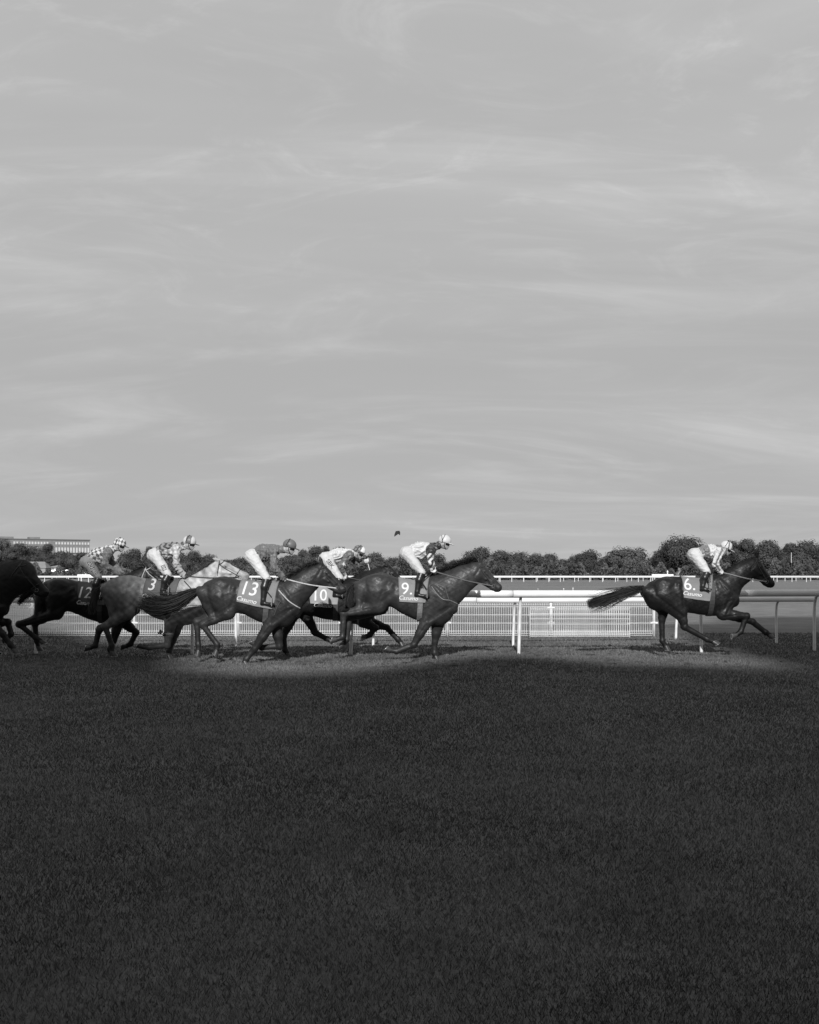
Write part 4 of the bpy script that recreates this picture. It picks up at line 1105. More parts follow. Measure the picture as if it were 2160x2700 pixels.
def jockey(sp, hs):
    L = hs['L']; J = sp['j']; hroot = hs['root']
    yo = dict(hip=.085, knee=.235, ankle=.285, toe=.315, shoulder=.165, elbow=.215, hand=.075)
    def pt(k, s):
        p = J.get(k + '_f', J[k]) if s > 0 else J[k]
        return L(p, s * yo[k])
    base = L(J['toe'], 0)
    off = Vector((base[0], 0, base[2] - .06))
    root = empty('jockey', Vector(hroot.location) + off, sp['label'], 'person', 'jockeys riding in the race')
    def put(name, me, m, parent=None):
        o = link(name, me, m, parent or root)
        if parent is None: o.location = -off
        return o
    N = {s: {k: pt(k, s) for k in yo} for s in (-1, 1)}
    hipc = (N[-1]['hip'] + N[1]['hip']) / 2; shc = (N[-1]['shoulder'] + N[1]['shoulder']) / 2
    ax = shc - hipc; al = np.linalg.norm(ax); ax /= al; nb = np.array([-ax[2], 0, ax[0]])        # nb: out of the back
    helm = L(J['helm']); th = R(J.get('tilt', 12))
    fd = np.array([math.cos(th), 0, -math.sin(th)]); upv = np.array([math.sin(th), 0, math.cos(th)]); yd = np.array([0, 1.0, 0])
    S = helm - upv * .03
    def Hd(a, b, y=0.): return S + fd * a + upv * b + yd * y
    allp = np.array([p for s in N.values() for p in s.values()] + [S, hipc, shc])
    lo = allp.min(0) - [.2, .14, .18]; hi = allp.max(0) + [.2, .14, .18]
    def torso(f, g=0.0):
        f.ell(hipc - ax * .01, (.135, .155, .125), .04, math.atan2(ax[2], ax[0]), grow=g)
        f.cap(hipc + ax * .05 + nb * .015, hipc + ax * al * .55 + nb * .035, .105, .115, .06, .78, grow=g)
        f.cap(hipc + ax * al * .5 + nb * .035, shc - ax * .03 + nb * .012, .115, .112, .06, .74, grow=g)
        f.cap(N[-1]['shoulder'], N[1]['shoulder'], .068, .068, .05, grow=g)
    def arms(f, g=0.0, wrist=.03):
        for s in (-1, 1):
            q = N[s]
            f.cap(q['shoulder'], q['elbow'], .058, .045, .03, grow=g); f.cap(q['elbow'], q['hand'], .045, wrist, .025, grow=g)
    def thighs(f, g=0.0):
        for s in (-1, 1):
            q = N[s]
            f.cap(q['hip'], q['hip'] * .4 + q['knee'] * .6, .105, .082, .05, grow=g); f.cap(q['hip'] * .4 + q['knee'] * .6, q['knee'], .082, .060, .04, grow=g)
    def calves(f, g=0.0):
        for s in (-1, 1):
            q = N[s]; m = q['knee'] * .65 + q['ankle'] * .35 + np.array([-.015, s * .01, 0])
            f.cap(q['knee'], m, .055, .058, .03, grow=g); f.cap(m, q['ankle'], .058, .038, .03, grow=g)
    def head(f):
        f.ell(S, (.098, .078, .105), .03, -th); f.ell(Hd(.035, -.05), (.066, .062, .085), .03, -th)
        f.cap(Hd(.015, -.08), Hd(.078, -.112), .046, .026, .025); f.cap(Hd(.096, -.028), Hd(.120, -.064), .010, .015, .012)
        f.cap(Hd(.09, -.012, -.03), Hd(.09, -.012, .03), .013, .013, .015); f.ell(Hd(.097, -.087), (.013, .024, .012), .01)
        for s in (-1, 1):
            f.ell(Hd(-.012, -.045, s * .077), (.022, .011, .032), .01); f.ell(Hd(.094, -.036, s * .033), (.016, .014, .011), .012, sub=True)
        f.cap(shc + nb * .03, Hd(-.035, -.07), .066, .06, .04)
    def hand(f, q, s, g=0.0):
        c = q['hand']; fw = (q['hand'] - q['elbow']); fw /= np.linalg.norm(fw); fw = fw * .5 + np.array([.6, 0, -.25]); fw /= np.linalg.norm(fw)
        up_ = np.array([-fw[2], 0, fw[0]])
        f.ell(c + fw * .03, (.042 + g, .022 + g, .042 + g), .02)
        for i in range(4):
            k0 = c + fw * (.062 - .006 * abs(i - 1.2)) + up_ * (.032 - .0215 * i) + yd * s * .012
            k1 = k0 + fw * .022 - yd * s * .028; k2 = k1 - fw * .032 - yd * s * (.008 - .001 * i)
            f.cap(k0, k1, .0105, .0098, .005, grow=g); f.cap(k1, k2, .0098, .009, .005, grow=g)
        f.cap(c + fw * .02 + up_ * .035, c + fw * .055 + up_ * .048 - yd * s * .012, .0125, .010, .008, grow=g)
    # one continuous body under the clothes
    f = Field(lo, hi, .010); torso(f); arms(f, wrist=.026); thighs(f, -.004); calves(f, -.008); head(f)
    for s in (-1, 1):
        hand(f, N[s], s, -.002); f.cap(N[s]['ankle'] + [0, 0, -.03], N[s]['toe'] + [-.06, 0, -.018], .026, .018, .02)
    V, Q = f.mesh(1); put('body', np_mesh('body', V, Q, True), mat('skin', .33, .5, .4, noise=(20, .9, 1.08)))
    # gloves
    for s in (-1, 1):
        c = N[s]['hand']; f = Field(c - .13, c + .13, .0065); hand(f, N[s], s, .003)
        e = N[s]['elbow'] - c; e /= np.linalg.norm(e); f.cap(c + e * .0, c + e * .05, .034, .034, .015)
        V, Q = f.mesh(1); put('glove', np_mesh('glove', V, Q, True), mat('glove_%d' % int(sp['glove'] * 100), sp['glove'], .6, .4))
    # silks
    f = Field(lo, hi, .0105)
    f.cap(hipc + ax * .11 + nb * .02, hipc + ax * al * .55 + nb * .04, .125, .135, .06, .78); f.cap(hipc + ax * al * .5 + nb * .036, shc - ax * .03 + nb * .016, .135, .128, .06, .74)
    f.cap(N[-1]['shoulder'], N[1]['shoulder'], .084, .084, .05)
    bl = sp.get('billow', .05)
    f.cap(hipc + ax * al * .45 - nb * bl, hipc + ax * al * .8 - nb * bl * .8, .10, .09, .06, .8)
    arms(f, .022, .036)
    f.cap(shc + nb * .03, shc * .28 + Hd(-.045, -.075) * .72 + nb * .012, .092, .078, .03)
    fold(f, .0095, 44, sp['seed']); V, Q = f.mesh(1)
    # keep the skirt of the shirt above the waist band and the sleeves short of the gloves
    dt, tt = segd(V, hipc + ax * .05, shc)
    da, ta = [], []
    for s in (-1, 1):
        d1, t1 = segd(V, N[s]['shoulder'], N[s]['elbow']); d2, t2 = segd(V, N[s]['elbow'], N[s]['hand'])
        da.append(np.minimum(d1, d2)); ta.append(np.where(d1 < d2, t1 * .5, .5 + t2 * .5))
    dA = np.minimum(*da); tA = np.where(da[0] < da[1], ta[0], ta[1])
    sl = (dA < .105) & (dA < dt - .035)
    a_ = (V - hipc) @ ax / al; b_ = (V - hipc) @ nb; 
    wA = np.zeros(len(V))
    for s in (-1, 1):
        for k0, k1 in (('shoulder', 'elbow'), ('elbow', 'hand')):
            p0, p1 = N[s][k0], N[s][k1]; d_, t_ = segd(V, p0, p1); dd = (p1 - p0) / np.linalg.norm(p1 - p0); pn = np.array([-dd[2], 0, dd[0]]); pn /= np.linalg.norm(pn) + 1e-9
            e_ = (V - p0) @ pn; wA = np.where(d_ <= dA + 1e-6, e_, wA)
    col = sp['pattern'](V, a_, b_, sl, tA, al, wA)
    silk = put('silks', np_mesh('silks', V, Q, True, col), mat('silk_cloth', .5, .5, .4, attr='col', noise=(30, .93, 1.04), bump=(35, .35, .006), sheen=.15)); sbv = bvh_of(V, Q)
    # breeches
    f = Field(lo, hi, .0105)
    f.ell(hipc - ax * .01, (.15, .168, .138), .05, math.atan2(ax[2], ax[0])); f.cap(hipc, hipc + ax * .15 + nb * .018, .12, .118, .05, .78); thighs(f, .014)
    for s in (-1, 1):
        q = N[s]; f.cap(q['knee'], q['knee'] * .9 + q['ankle'] * .1, .066, .058, .03)
    fold(f, .0038, 50, sp['seed'] + 5); V, Q = f.mesh(1)
    bre = put('breeches', np_mesh('breeches', V, Q, True), mat('breeches_%d' % int(sp['breech'] * 100), sp['breech'], .6, .35, noise=(16, .94, 1.03), bump=(45, .4, .006))); bbv = bvh_of(V, Q)
    mb = MB()
    # boots
    for s in (-1, 1):
        q = N[s]; kb = q['knee'] * .88 + q['ankle'] * .12
        f = Field(np.minimum(np.minimum(q['knee'], q['ankle']), q['toe']) - .13, np.maximum(np.maximum(q['knee'], q['ankle']), q['toe']) + .13, .0095)
        m = q['knee'] * .6 + q['ankle'] * .4 + np.array([-.015, s * .01, 0])
        f.cap(kb, m, .077, .072, .03); f.cap(m, q['ankle'], .072, .050, .03)
        heel = q['ankle'] + np.array([-.035, 0, -.075]); ball = q['toe'] + np.array([-.05, 0, -.012])
        f.cap(q['ankle'], heel + [.02, 0, .02], .046, .036, .025); f.cap(heel + [.02, 0, .018], ball, .036, .036, .03, .9); f.cap(ball, q['toe'] + [-.005, 0, -.01], .036, .024, .02, .85)
        f.cap(heel, heel + [.03, 0, -.005], .026, .026, .012)
        V, Q = f.mesh(1); put('boot', np_mesh('boot', V, Q, True), mat('black_boot', .012, .34, .45, noise=(12, .8, 1.2)))
        # stirrup iron and leather belong to the saddle
        sp_ = ball + np.array([.015, 0, -.03]); tp = sp_ + np.array([0, -s * .01, .16])
        mb = MB(); mb.tube([sp_ + [0, -.06, 0], sp_ + [0, .06, 0], sp_ + [0, .05, .07], tp, sp_ + [0, -.05, .07], sp_ + [0, -.06, 0]], .008, 6)
        st_ = mb.build('stirrup', mat('bit_metal', .6, .2, metal=.95), hroot)
        seat = np.array([hs['L'](hs['seat'])[0] + .05, s * .23, tp[2] + .2]); mb = MB(); mb.tube([tp, (tp * .4 + seat * .6), seat + [0, -s * .08, .08]], .010, 6); mb.build('stirrup_leather', mat('black_leather', .018, .32), st_)
    # helmet with silk cap
    f = Field(S - .24, S + .24, .009)
    C = S + upv * .028
    def dome(grow):
        ca, sa = math.cos(-th), math.sin(-th)
        def fn(X, Y, Z):
            x = X - C[0]; y = Y - C[1]; z = Z - C[2]; xl = x * ca + z * sa; zl = -x * sa + z * ca
            e = (np.sqrt((xl / (.131 + grow)) ** 2 + (y / (.112 + grow)) ** 2 + (zl / (.118 + grow)) ** 2) - 1) * .11
            return np.maximum(e, -(zl + .045 + .10 * np.clip(-xl, 0, .2)))
        return fn
    f.put(dome(0), C - .2, C + .2, .008); V, Q = f.mesh(1)
    rel = V - C; cx = rel @ fd; cz = rel @ upv; cy = rel[:, 1]
    hel = put('helmet', np_mesh('helmet', V, Q, True, sp['cap'](cx, cy, cz)), mat('silk_cap', .5, .45, .4, attr='col', noise=(30, .92, 1.05), bump=(40, .3, .004)))
    f = Field(Hd(.14, 0) - .15, Hd(.14, 0) + .15, .0075); f.ell(Hd(.135, -.012), (.078, .086, .011), .01, -th - R(4)); V, Q = f.mesh(1)
    put('peak', np_mesh('peak', V, Q, True), mat('peak_%d' % int(sp['peak'] * 100), sp['peak'], .45), hel)
    f = Field(S - .2, S + .2, .0085)
    def gog(X, Y, Z):
        x = X - S[0]; y = Y - S[1]; z = Z - S[2]; xl = x * math.cos(-th) + z * math.sin(-th); zl = -x * math.sin(-th) + z * math.cos(-th)
        e = (np.sqrt((xl / .117) ** 2 + (y / .088) ** 2 + ((zl + .02) / .125) ** 2) - 1) * .09
        return np.maximum(np.maximum(e, np.abs(zl + .036) - .025), .03 - xl)
    f.put(gog, S - .15, S + .15, .006); V, Q = f.mesh(1); put('goggles', np_mesh('goggles', V, Q, True), mat('goggle_dark', .012, .12, .7), hel)
    mb = MB()
    for s in (-1, 1): mb.tube([Hd(.0, -.03, s * .095), Hd(.02, -.085, s * .075), Hd(.06, -.135, s * .03), Hd(.065, -.142, 0)], .0075, 5)
    for s in np.linspace(-1, 1, 2): pass
    mb.build('chin_strap', mat('black_strap', .02, .6), hel)
    mb = MB(); mb.tube([C + fd * (-.05 + .03 * math.cos(t)) + upv * (math.cos(t) * .121) + yd * (math.sin(t) * .113) for t in np.linspace(-1.75, 1.75, 19)], .0065, 5)
    mb.build('goggle_strap', mat('black_strap', .02, .6), hel)
    # reins
    for s in (-1, 1):
        b = hs['bits'][s]; h_ = Vector(N[s]['hand'] + np.array([.03, 0, -.01])); mid = (b + h_) / 2; mid.z -= .025; mid.y = s * max(abs(mid.y), .13 if sp.get('wide_rein', 1) else .08)
        rp = spline([h_, mid, b], 8)
        for p in rp[1:-1]:
            hit = hs['bvh'].ray_cast(Vector((p.x, s * 1.2, p.z)), Vector((0, -s, 0)))
            if hit[0] is not None and abs(hit[0].y) + .012 > abs(p.y): p.y = hit[0].y + s * .012
        mb = MB(); mb.tube(rp, .0115, 5, .6); mb.build('rein', mat('rein_%d' % int(hs.get('rein', .1) * 100), hs.get('rein', .1), .55, noise=(40, .8, 1.2)), hroot)
    # printing on cloth
    for name, Vt, Ft, pos, rot, target, m, of in sp.get('prints', []):
        decal(name, Vt, Ft, L(pos, -.2), R(rot), {'silks': sbv, 'breeches': bbv}[target], m, {'silks': silk, 'breeches': bre}[target], of)
    sp['N'] = N; sp['off'] = off; sp['root'] = root
    return root

# ------------------------------------------------------------------ the field of seven horses (landmarks read off the photograph, stood at their own distance)
CAS = 'Casumo'
def scale_pts(o, pts): return pts
H6 = dict(Y=23.4, ref=1800, label='near-black horse number 6 galloping alone in the lead at right', coat=.009, legtone=.007, hair=.010, tack=.03, rein=.18,
    top=[(1694, 1556), (1704, 1543), (1731, 1527), (1755, 1520), (1785, 1520), (1830, 1524), (1865, 1521), (1893, 1513)], chest=(1944, 1578),
    bot=[(1694, 1578), (1712, 1602), (1750, 1612), (1790, 1608), (1805, 1613), (1850, 1621), (1893, 1624), (1920, 1619), (1936, 1602)],
    neck=[((1884, 1514), (1938, 1590)), ((1917, 1500), (1948, 1556)), ((1952, 1482), (1962, 1538)), ((1984, 1470), (1980, 1521))],
    poll=(1998, 1468), nose=(2047, 1540), ear=(-.09, .12),
    legs=dict(hn=[(1795, 1612), (1806, 1653), (1866, 1686), (1897, 1698)], hf=[(1752, 1600), (1746, 1634), (1747, 1690), (1773, 1732)],
              fn=[(1906, 1620), (1970, 1624), (1954, 1666), (1931, 1681)], ff=[(1914, 1618), (1985, 1639), (2020, 1667), (2038, 1681)]), plant=dict(hf=1),
    tail=dict(path=[(1699, 1550), (1676, 1556), (1640, 1566), (1600, 1580), (1548, 1595)], half=[.05, .07, .08, .09, .075], n=800, blunt=1),
    mane=(420, .10, (-.9, -.1), .0),
    cloth=dict(tl=(1797, 1521), tr=(1884, 1518), bl=(1804, 1570), br=(1872, 1579), tone=.17, text=[('6.', .245, (1820.5, 1540), -3, 0, .004), (CAS, .082, (1827, 1566), -7, .3, .01)]),
    girth=((1873, 1560), (1868, 1622)), girth_tone=.03, seat=(1852, 1521))
H9 = dict(Y=22.7, ref=1080, label='brown horse number 9 with breast strap, in front of the crouching jockey\'s dark horse', coat=.028, legtone=.016, hair=.012, tack=.03, rein=.1,
    top=[(938, 1547), (946, 1532), (965, 1520), (985, 1513), (1010, 1511), (1050, 1523), (1100, 1529), (1136, 1524)], chest=(1205, 1596),
    bot=[(938, 1563), (958, 1592), (985, 1604), (1012, 1604), (1026, 1600), (1060, 1618), (1095, 1634), (1130, 1646), (1164, 1650), (1192, 1630)],
    neck=[((1128, 1523), (1198, 1612)), ((1165, 1512), (1216, 1584)), ((1208, 1494), (1233, 1560)), ((1248, 1482), (1256, 1540))],
    poll=(1270, 1481), nose=(1328, 1549), ear=(-.11, .10),
    legs=dict(hn=[(1000, 1600), (906, 1617), (903, 1680), (872, 1692)], hf=[(1006, 1604), (921, 1630), (915, 1687), (898, 1706)],
              fn=[(1124, 1640), (1091, 1701), (1046, 1718), (1011, 1711)], ff=[(1154, 1650), (1147, 1692), (1146, 1722), (1152, 1740)]), plant=dict(ff=1),
    tail=dict(path=[(942, 1536), (928, 1552), (921, 1585), (918, 1622)], half=[.03, .05, .06, .04], n=320),
    mane=(520, .15, (-.75, .55), .03),
    cloth=dict(tl=(1050, 1526), tr=(1136, 1525), bl=(1053, 1580), br=(1122, 1584), tone=.19, text=[('9.', .235, (1073, 1552), -2, 0, .004), (CAS, .082, (1078, 1577), -4, .3, .01)]),
    girth=((1112, 1575), (1105, 1640)), girth_tone=.16, seat=(1102, 1529),
    straps=[([(1138, 1546), (1152, 1566), (1168, 1580), (1186, 1583), (1206, 1592)], .010, .16), ([(1172, 1542), (1178, 1564), (1184, 1582)], .007, .08)])
H10 = dict(Y=23.75, ref=880, label='black horse number 10 shaded between horses 13 and 9', coat=.010, legtone=.010, hair=.010, rein=.05,
    top=[(716, 1556), (724, 1543), (752, 1529), (780, 1525), (815, 1532), (860, 1536), (900, 1531), (928, 1526)], chest=(1000, 1597),
    bot=[(716, 1576), (740, 1602), (770, 1614), (800, 1616), (824, 1624), (854, 1632), (897, 1638), (930, 1645), (965, 1646), (988, 1628)],
    neck=[((922, 1526), (990, 1612)), ((948, 1514), (1002, 1578)), ((982, 1503), (1012, 1556)), ((1010, 1494), (1020, 1542))],
    poll=(1028, 1490), nose=(1083, 1548), ear=(.05, .08),
    legs=dict(hn=[(778, 1616), (748, 1676), (752, 1714), (764, 1734)], hf=[(806, 1618), (832, 1668), (862, 1684), (880, 1693)],
              fn=[(958, 1640), (991, 1656), (976, 1674), (954, 1684)], ff=[(970, 1640), (1021, 1655), (1050, 1686), (1064, 1703)]), plant=dict(hn=1),
    tail=dict(path=[(720, 1548), (700, 1560), (690, 1590), (688, 1615)], half=[.03, .05, .05, .03], n=240),
    mane=(420, .09, (-.9, -.05), .0),
    cloth=dict(tl=(812, 1532), tr=(905, 1530), bl=(818, 1585), br=(890, 1588), tone=.24, text=[('10', .235, (846, 1569), 0, 0, .004), (CAS, .082, (852, 1596), -4, .3, .01)]),
    girth=((890, 1575), (885, 1634)), seat=(880, 1534))
H13 = dict(Y=21.8, ref=670, label='dark bay horse number 13 with a pale rein, nearest in the middle of the group', coat=.021, legtone=.014, hair=.016, tack=.02, rein=.42,
    top=[(523, 1562), (530, 1548), (556, 1529), (590, 1520), (633, 1529), (671, 1532), (710, 1534), (742, 1532)], chest=(790, 1601),
    bot=[(523, 1578), (545, 1608), (580, 1622), (615, 1617), (637, 1618), (671, 1634), (704, 1647), (735, 1654), (760, 1650), (780, 1632)],
    neck=[((735, 1533), (784, 1618)), ((764, 1524), (802, 1588)), ((795, 1506), (820, 1564)), ((828, 1488), (838, 1545))],
    poll=(852, 1484), nose=(918, 1553), ear=(-.06, .11),
    legs=dict(hn=[(602, 1616), (534, 1647), (573, 1700), (570, 1728)], hf=[(590, 1616), (519, 1640), (523, 1700), (524, 1730)],
              fn=[(712, 1646), (672, 1711), (650, 1738), (642, 1755)], ff=[(728, 1650), (737, 1704), (690, 1708), (659, 1692)]), plant=dict(fn=1),
    tail=dict(path=[(527, 1556), (498, 1570), (458, 1590), (412, 1597), (362, 1586)], half=[.05, .10, .16, .19, .14], n=760),
    mane=(560, .16, (-.8, .1), .02),
    cloth=dict(tl=(637, 1530), tr=(740, 1534), bl=(623, 1580), br=(720, 1602), tone=.18, text=[('13', .255, (659, 1552), -7, .12, .006), (CAS, .085, (651, 1582), -13, .32, .01)]),
    girth=((716, 1575), (700, 1645)), girth_tone=.08, seat=(692, 1531),
    straps=[([(735, 1556), (748, 1570), (765, 1587), (790, 1604)], .012, .4), ([(742, 1584), (732, 1600), (724, 1622)], .010, .05)])
H3 = dict(Y=22.7, ref=430, label='dappled grey horse number 3 with a pale head, partly in shade', coat=.30, legtone=.06, hair=.05, tack=.015, rein=.04, dapple_shade=1,  # leg tone lowered to carry the shade around the legs
    top=[(271, 1556), (278, 1540), (300, 1524), (336, 1517), (384, 1525), (422, 1530), (455, 1531), (484, 1528)], chest=(545, 1597),
    bot=[(271, 1574), (292, 1604), (325, 1616), (356, 1602), (368, 1604), (396, 1623), (440, 1639), (475, 1648), (505, 1646), (530, 1628)],
    neck=[((476, 1530), (538, 1612)), ((505, 1519), (556, 1582)), ((534, 1502), (572, 1552)), ((560, 1483), (584, 1523))],
    poll=(580, 1473), nose=(660, 1514), ear=(.02, .11),
    legs=dict(hn=[(338, 1616), (278, 1653), (295, 1702), (298, 1730)], hf=[(345, 1610), (262, 1660), (252, 1702), (226, 1712)],
              fn=[(450, 1640), (441, 1702), (393, 1708), (356, 1702)], ff=[(470, 1642), (456, 1690), (446, 1718), (446, 1736)]), plant=dict(hn=1, ff=1),
    tail=dict(path=[(274, 1548), (256, 1560), (246, 1590), (240, 1622)], half=[.03, .05, .06, .04], n=300),
    mane=(520, .11, (-.8, -.1), .0),
    cloth=dict(tl=(386, 1527), tr=(478, 1530), bl=(374, 1580), br=(456, 1592), tone=.09, text=[('3', .235, (398, 1541), -4, .08, .006), (CAS, .085, (400, 1574), -8, .32, .01)]),
    girth=((456, 1575), (448, 1638)), seat=(432, 1531),
    straps=[([(484, 1532), (498, 1545), (512, 1560), (530, 1580)], .011, .03)])
H12 = dict(Y=23.65, ref=250, label='black horse number 12 in deep shade behind the grey horse', coat=.010, legtone=.010, hair=.010, rein=.06, tack=.4,
    top=[(103, 1558), (110, 1543), (130, 1529), (157, 1524), (208, 1533), (243, 1538), (270, 1538), (300, 1533)], chest=(365, 1600),
    bot=[(103, 1576), (122, 1602), (150, 1618), (178, 1612), (190, 1615), (209, 1622), (243, 1636), (290, 1646), (325, 1648), (350, 1632)],
    neck=[((292, 1533), (358, 1614)), ((318, 1523), (372, 1580)), ((344, 1512), (382, 1556)), ((368, 1499), (386, 1540))],
    poll=(388, 1491), nose=(443, 1536), ear=(-.02, .12),
    legs=dict(hn=[(150, 1618), (50, 1646), (94, 1682), (122, 1698)], hf=[(140, 1616), (92, 1644), (97, 1690), (108, 1718)],
              fn=[(312, 1640), (300, 1690), (290, 1712), (296, 1730)], ff=[(325, 1640), (360, 1668), (345, 1698), (322, 1708)]), plant=dict(fn=1, hf=1),
    tail=dict(path=[(106, 1546), (86, 1556), (62, 1575), (46, 1596)], half=[.03, .05, .05, .03], n=260),
    mane=(420, .10, (-.9, -.1), .0),
    cloth=dict(tl=(203, 1534), tr=(292, 1535), bl=(207, 1585), br=(276, 1590), tone=.06, text=[('12', .225, (224, 1562), -4, .08, .004), (CAS, .082, (226, 1590), -6, .32, .01)]),
    girth=((275, 1575), (268, 1640)), seat=(256, 1538))
HL = dict(Y=22.2, ref=-80, label='dark horse at the left edge, head tucked down, only its front end in view', coat=.010, legtone=.010, hair=.012,
    top=[(-258, 1560), (-250, 1545), (-225, 1530), (-195, 1524), (-150, 1532), (-110, 1535), (-75, 1532), (-42, 1524)], chest=(18, 1600),
    bot=[(-258, 1578), (-238, 1604), (-205, 1618), (-175, 1612), (-140, 1620), (-100, 1634), (-60, 1646), (-28, 1650), (2, 1634)],
    neck=[((-52, 1522), (8, 1616)), ((-30, 1499), (24, 1588)), ((4, 1481), (44, 1572)), ((38, 1475), (66, 1560))],
    poll=(66, 1475), nose=(134, 1562), ear=(.07, .05),
    legs=dict(hn=[(-180, 1618), (-250, 1652), (-225, 1702), (-222, 1735)], hf=[(-185, 1616), (-262, 1645), (-262, 1695), (-268, 1715)],
              fn=[(-30, 1642), (8, 1672), (28, 1700), (46, 1722)], ff=[(-20, 1642), (22, 1640), (30, 1672), (10, 1690)]), plant=dict(hn=1),
    tail=dict(path=[(-256, 1550), (-290, 1556), (-330, 1570)], half=[.04, .06, .05], n=200),
    mane=(420, .12, (-.9, .0), .0),
    cloth=dict(tl=(-155, 1533), tr=(-60, 1530), bl=(-150, 1586), br=(-75, 1590), tone=.12, text=[]),
    girth=((-70, 1575), (-78, 1640)), seat=(-100, 1535))
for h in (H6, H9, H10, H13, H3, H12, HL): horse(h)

# ---- silks
def seed_noise(V, k): return np.sin(V[:, 0] * k + 2 * np.sin(V[:, 2] * k * .7)) * np.sin(V[:, 2] * k * 1.1 + 1.5 * np.sin(V[:, 0] * k * .8 + 1))
def pat6(V, a, b, sl, t, al, w):
    body = np.where(a < .52, .15, np.where(a < .84, .5, .13))
    return np.where(sl, np.where((np.abs(w) < .020) & (t < .85), .12, .5), body)
def pat9(V, a, b, sl, t, al, w):
    band = ((t * 3.6 + w * 9.0 + .1) % 1.0) < .5
    slv = np.where(t < .2, .03, np.where(t > .88, .75, np.where(band, .03, .52)))
    return np.where(sl, slv, np.where(a > .97, .03, .5))
def pat10(V, a, b, sl, t, al, w): return np.where(sl, np.where(t > .93, .6, .10), np.where(np.abs(b + .055) < .012, .13, .5))
def pat13(V, a, b, sl, t, al, w): return .12 + .02 * seed_noise(V, 70)
def pat3(V, a, b, sl, t, al, w):
    z = np.sin((a * al * 60 + b * 26 + 1.8 * np.sin(b * 34 + V[:, 1] * 9)))
    body = np.where(z > .1, .045, .2); body = np.where((a > .42) & (b < .02), .34 + .1 * np.sign(z), body)
    return np.where(sl, .36 + .10 * seed_noise(V, 45), body)
def pat12(V, a, b, sl, t, al, w):
    p = a * al / .085; q = (b - np.abs(V[:, 1]) * .55) / .10
    ch = (np.floor(p + q) + np.floor(p - q)) % 2
    return np.where(sl, .13 + .03 * seed_noise(V, 60), np.where(ch > 0, .52, .09))
def capQ(a, b): return lambda x, y, z: np.where((np.floor(np.arctan2(x, z + .02) / .62 + .1) + (y > 0)) % 2 > 0, a, b)
cap13 = lambda x, y, z: np.where(np.abs(x + .02) < .008, .04, .12)
cap9 = lambda x, y, z: np.where(np.abs(x + .055 + z * .35) < .007, .05, .5)
cap12 = lambda x, y, z: np.where((np.floor(x / .06 + z / .085) + np.floor(x / .06 - z / .085)) % 2 > 0, .12, .58)
cap3 = lambda x, y, z: np.where((x > -.06) & (x < .045), .12, .5)
cap6 = lambda x, y, z: np.where((np.abs(x - .02 + z * .2) < .012) | (np.abs(x - .1 + z * .1) < .014), .08, .54)
cap10 = lambda x, y, z: np.where((x > .03) & (z > .0), .7, .09 + .12 * (np.sin(x * 60) * np.sin(z * 70 + y * 50) > .3))

ink = mat('dark_print', .03, .6); wpr = mat('white_print', .56, .6)
def star(r):
    pts = [(0, 0, 0)] + [(math.cos(R(90 + 36 * i)) * (r if i % 2 == 0 else r * .42), math.sin(R(90 + 36 * i)) * (r if i % 2 == 0 else r * .42), 0) for i in range(10)]
    return pts, [(0, 1 + i, 1 + (i + 1) % 10) for i in range(10)]
def frame(w, h, t):
    V, Fc = [], []
    for cx, cy, ww, hh in ((0, h / 2 - t / 2, w, t), (0, -h / 2 + t / 2, w, t), (-w / 2 + t / 2, 0, t, h - 2 * t), (w / 2 - t / 2, 0, t, h - 2 * t)):
        v, f_ = rect_grid(ww, hh, 4, 4); n = len(V); V += [(x + cx, y + cy, 0) for x, y, _ in v]; Fc += [tuple(i + n for i in q) for q in f_]
    return V, Fc
tx = lambda s, h, sh=0, b=0: text_mesh(s, h, sh, b)

J6 = dict(label='jockey in white and grey striped silks crouched over the lead horse', seed=61, breech=.48, glove=.05, peak=.75, pattern=pat6, cap=cap6, billow=.03,
    j=dict(hip=(1832, 1463), knee=(1864, 1508), ankle=(1853, 1546), toe=(1875, 1553), shoulder=(1899, 1455), elbow=(1885, 1488), hand=(1900, 1508), helm=(1916, 1441), tilt=24))
J9 = dict(label='jockey in white silks with dark banded sleeves and white cap on horse 9', seed=91, breech=.46, glove=.05, peak=.7, pattern=pat9, cap=cap9, billow=.07,
    j=dict(hip=(1073, 1459), knee=(1112, 1509), ankle=(1100, 1561), toe=(1131, 1571), shoulder=(1137, 1448), elbow=(1135, 1481), hand=(1144, 1506), helm=(1173, 1425), tilt=14))
J10 = dict(label='jockey crouching lowest, dark starred sleeves and whip, on shaded horse 10', seed=101, breech=.48, glove=.08, peak=.10, pattern=pat10, cap=cap10, billow=.02,
    j=dict(hip=(860, 1473), knee=(896, 1524), ankle=(884, 1562), toe=(908, 1570), shoulder=(922, 1464), elbow=(898, 1492), hand=(908, 1520), elbow_f=(948, 1490), hand_f=(968, 1478), helm=(948, 1452), tilt=26),
    prints=[('star',) + star(.052) + ((908, 1488), 10, 'silks', wpr, .006), ('star',) + star(.04) + ((909, 1514), -10, 'silks', wpr, .006),
            ('lettering',) + tx('SBK.', .085, 0, .01) + ((872, 1487), -52, 'breeches', ink, .006)])
J13 = dict(label='jockey in plain dark grey silks and dark cap on horse 13', seed=131, breech=.5, glove=.30, peak=.06, pattern=pat13, cap=cap13, billow=.06,
    j=dict(hip=(665, 1467), knee=(703, 1524), ankle=(694, 1583), toe=(722, 1592), shoulder=(722, 1453), elbow=(723, 1497), hand=(748, 1525), helm=(764, 1437), tilt=14))
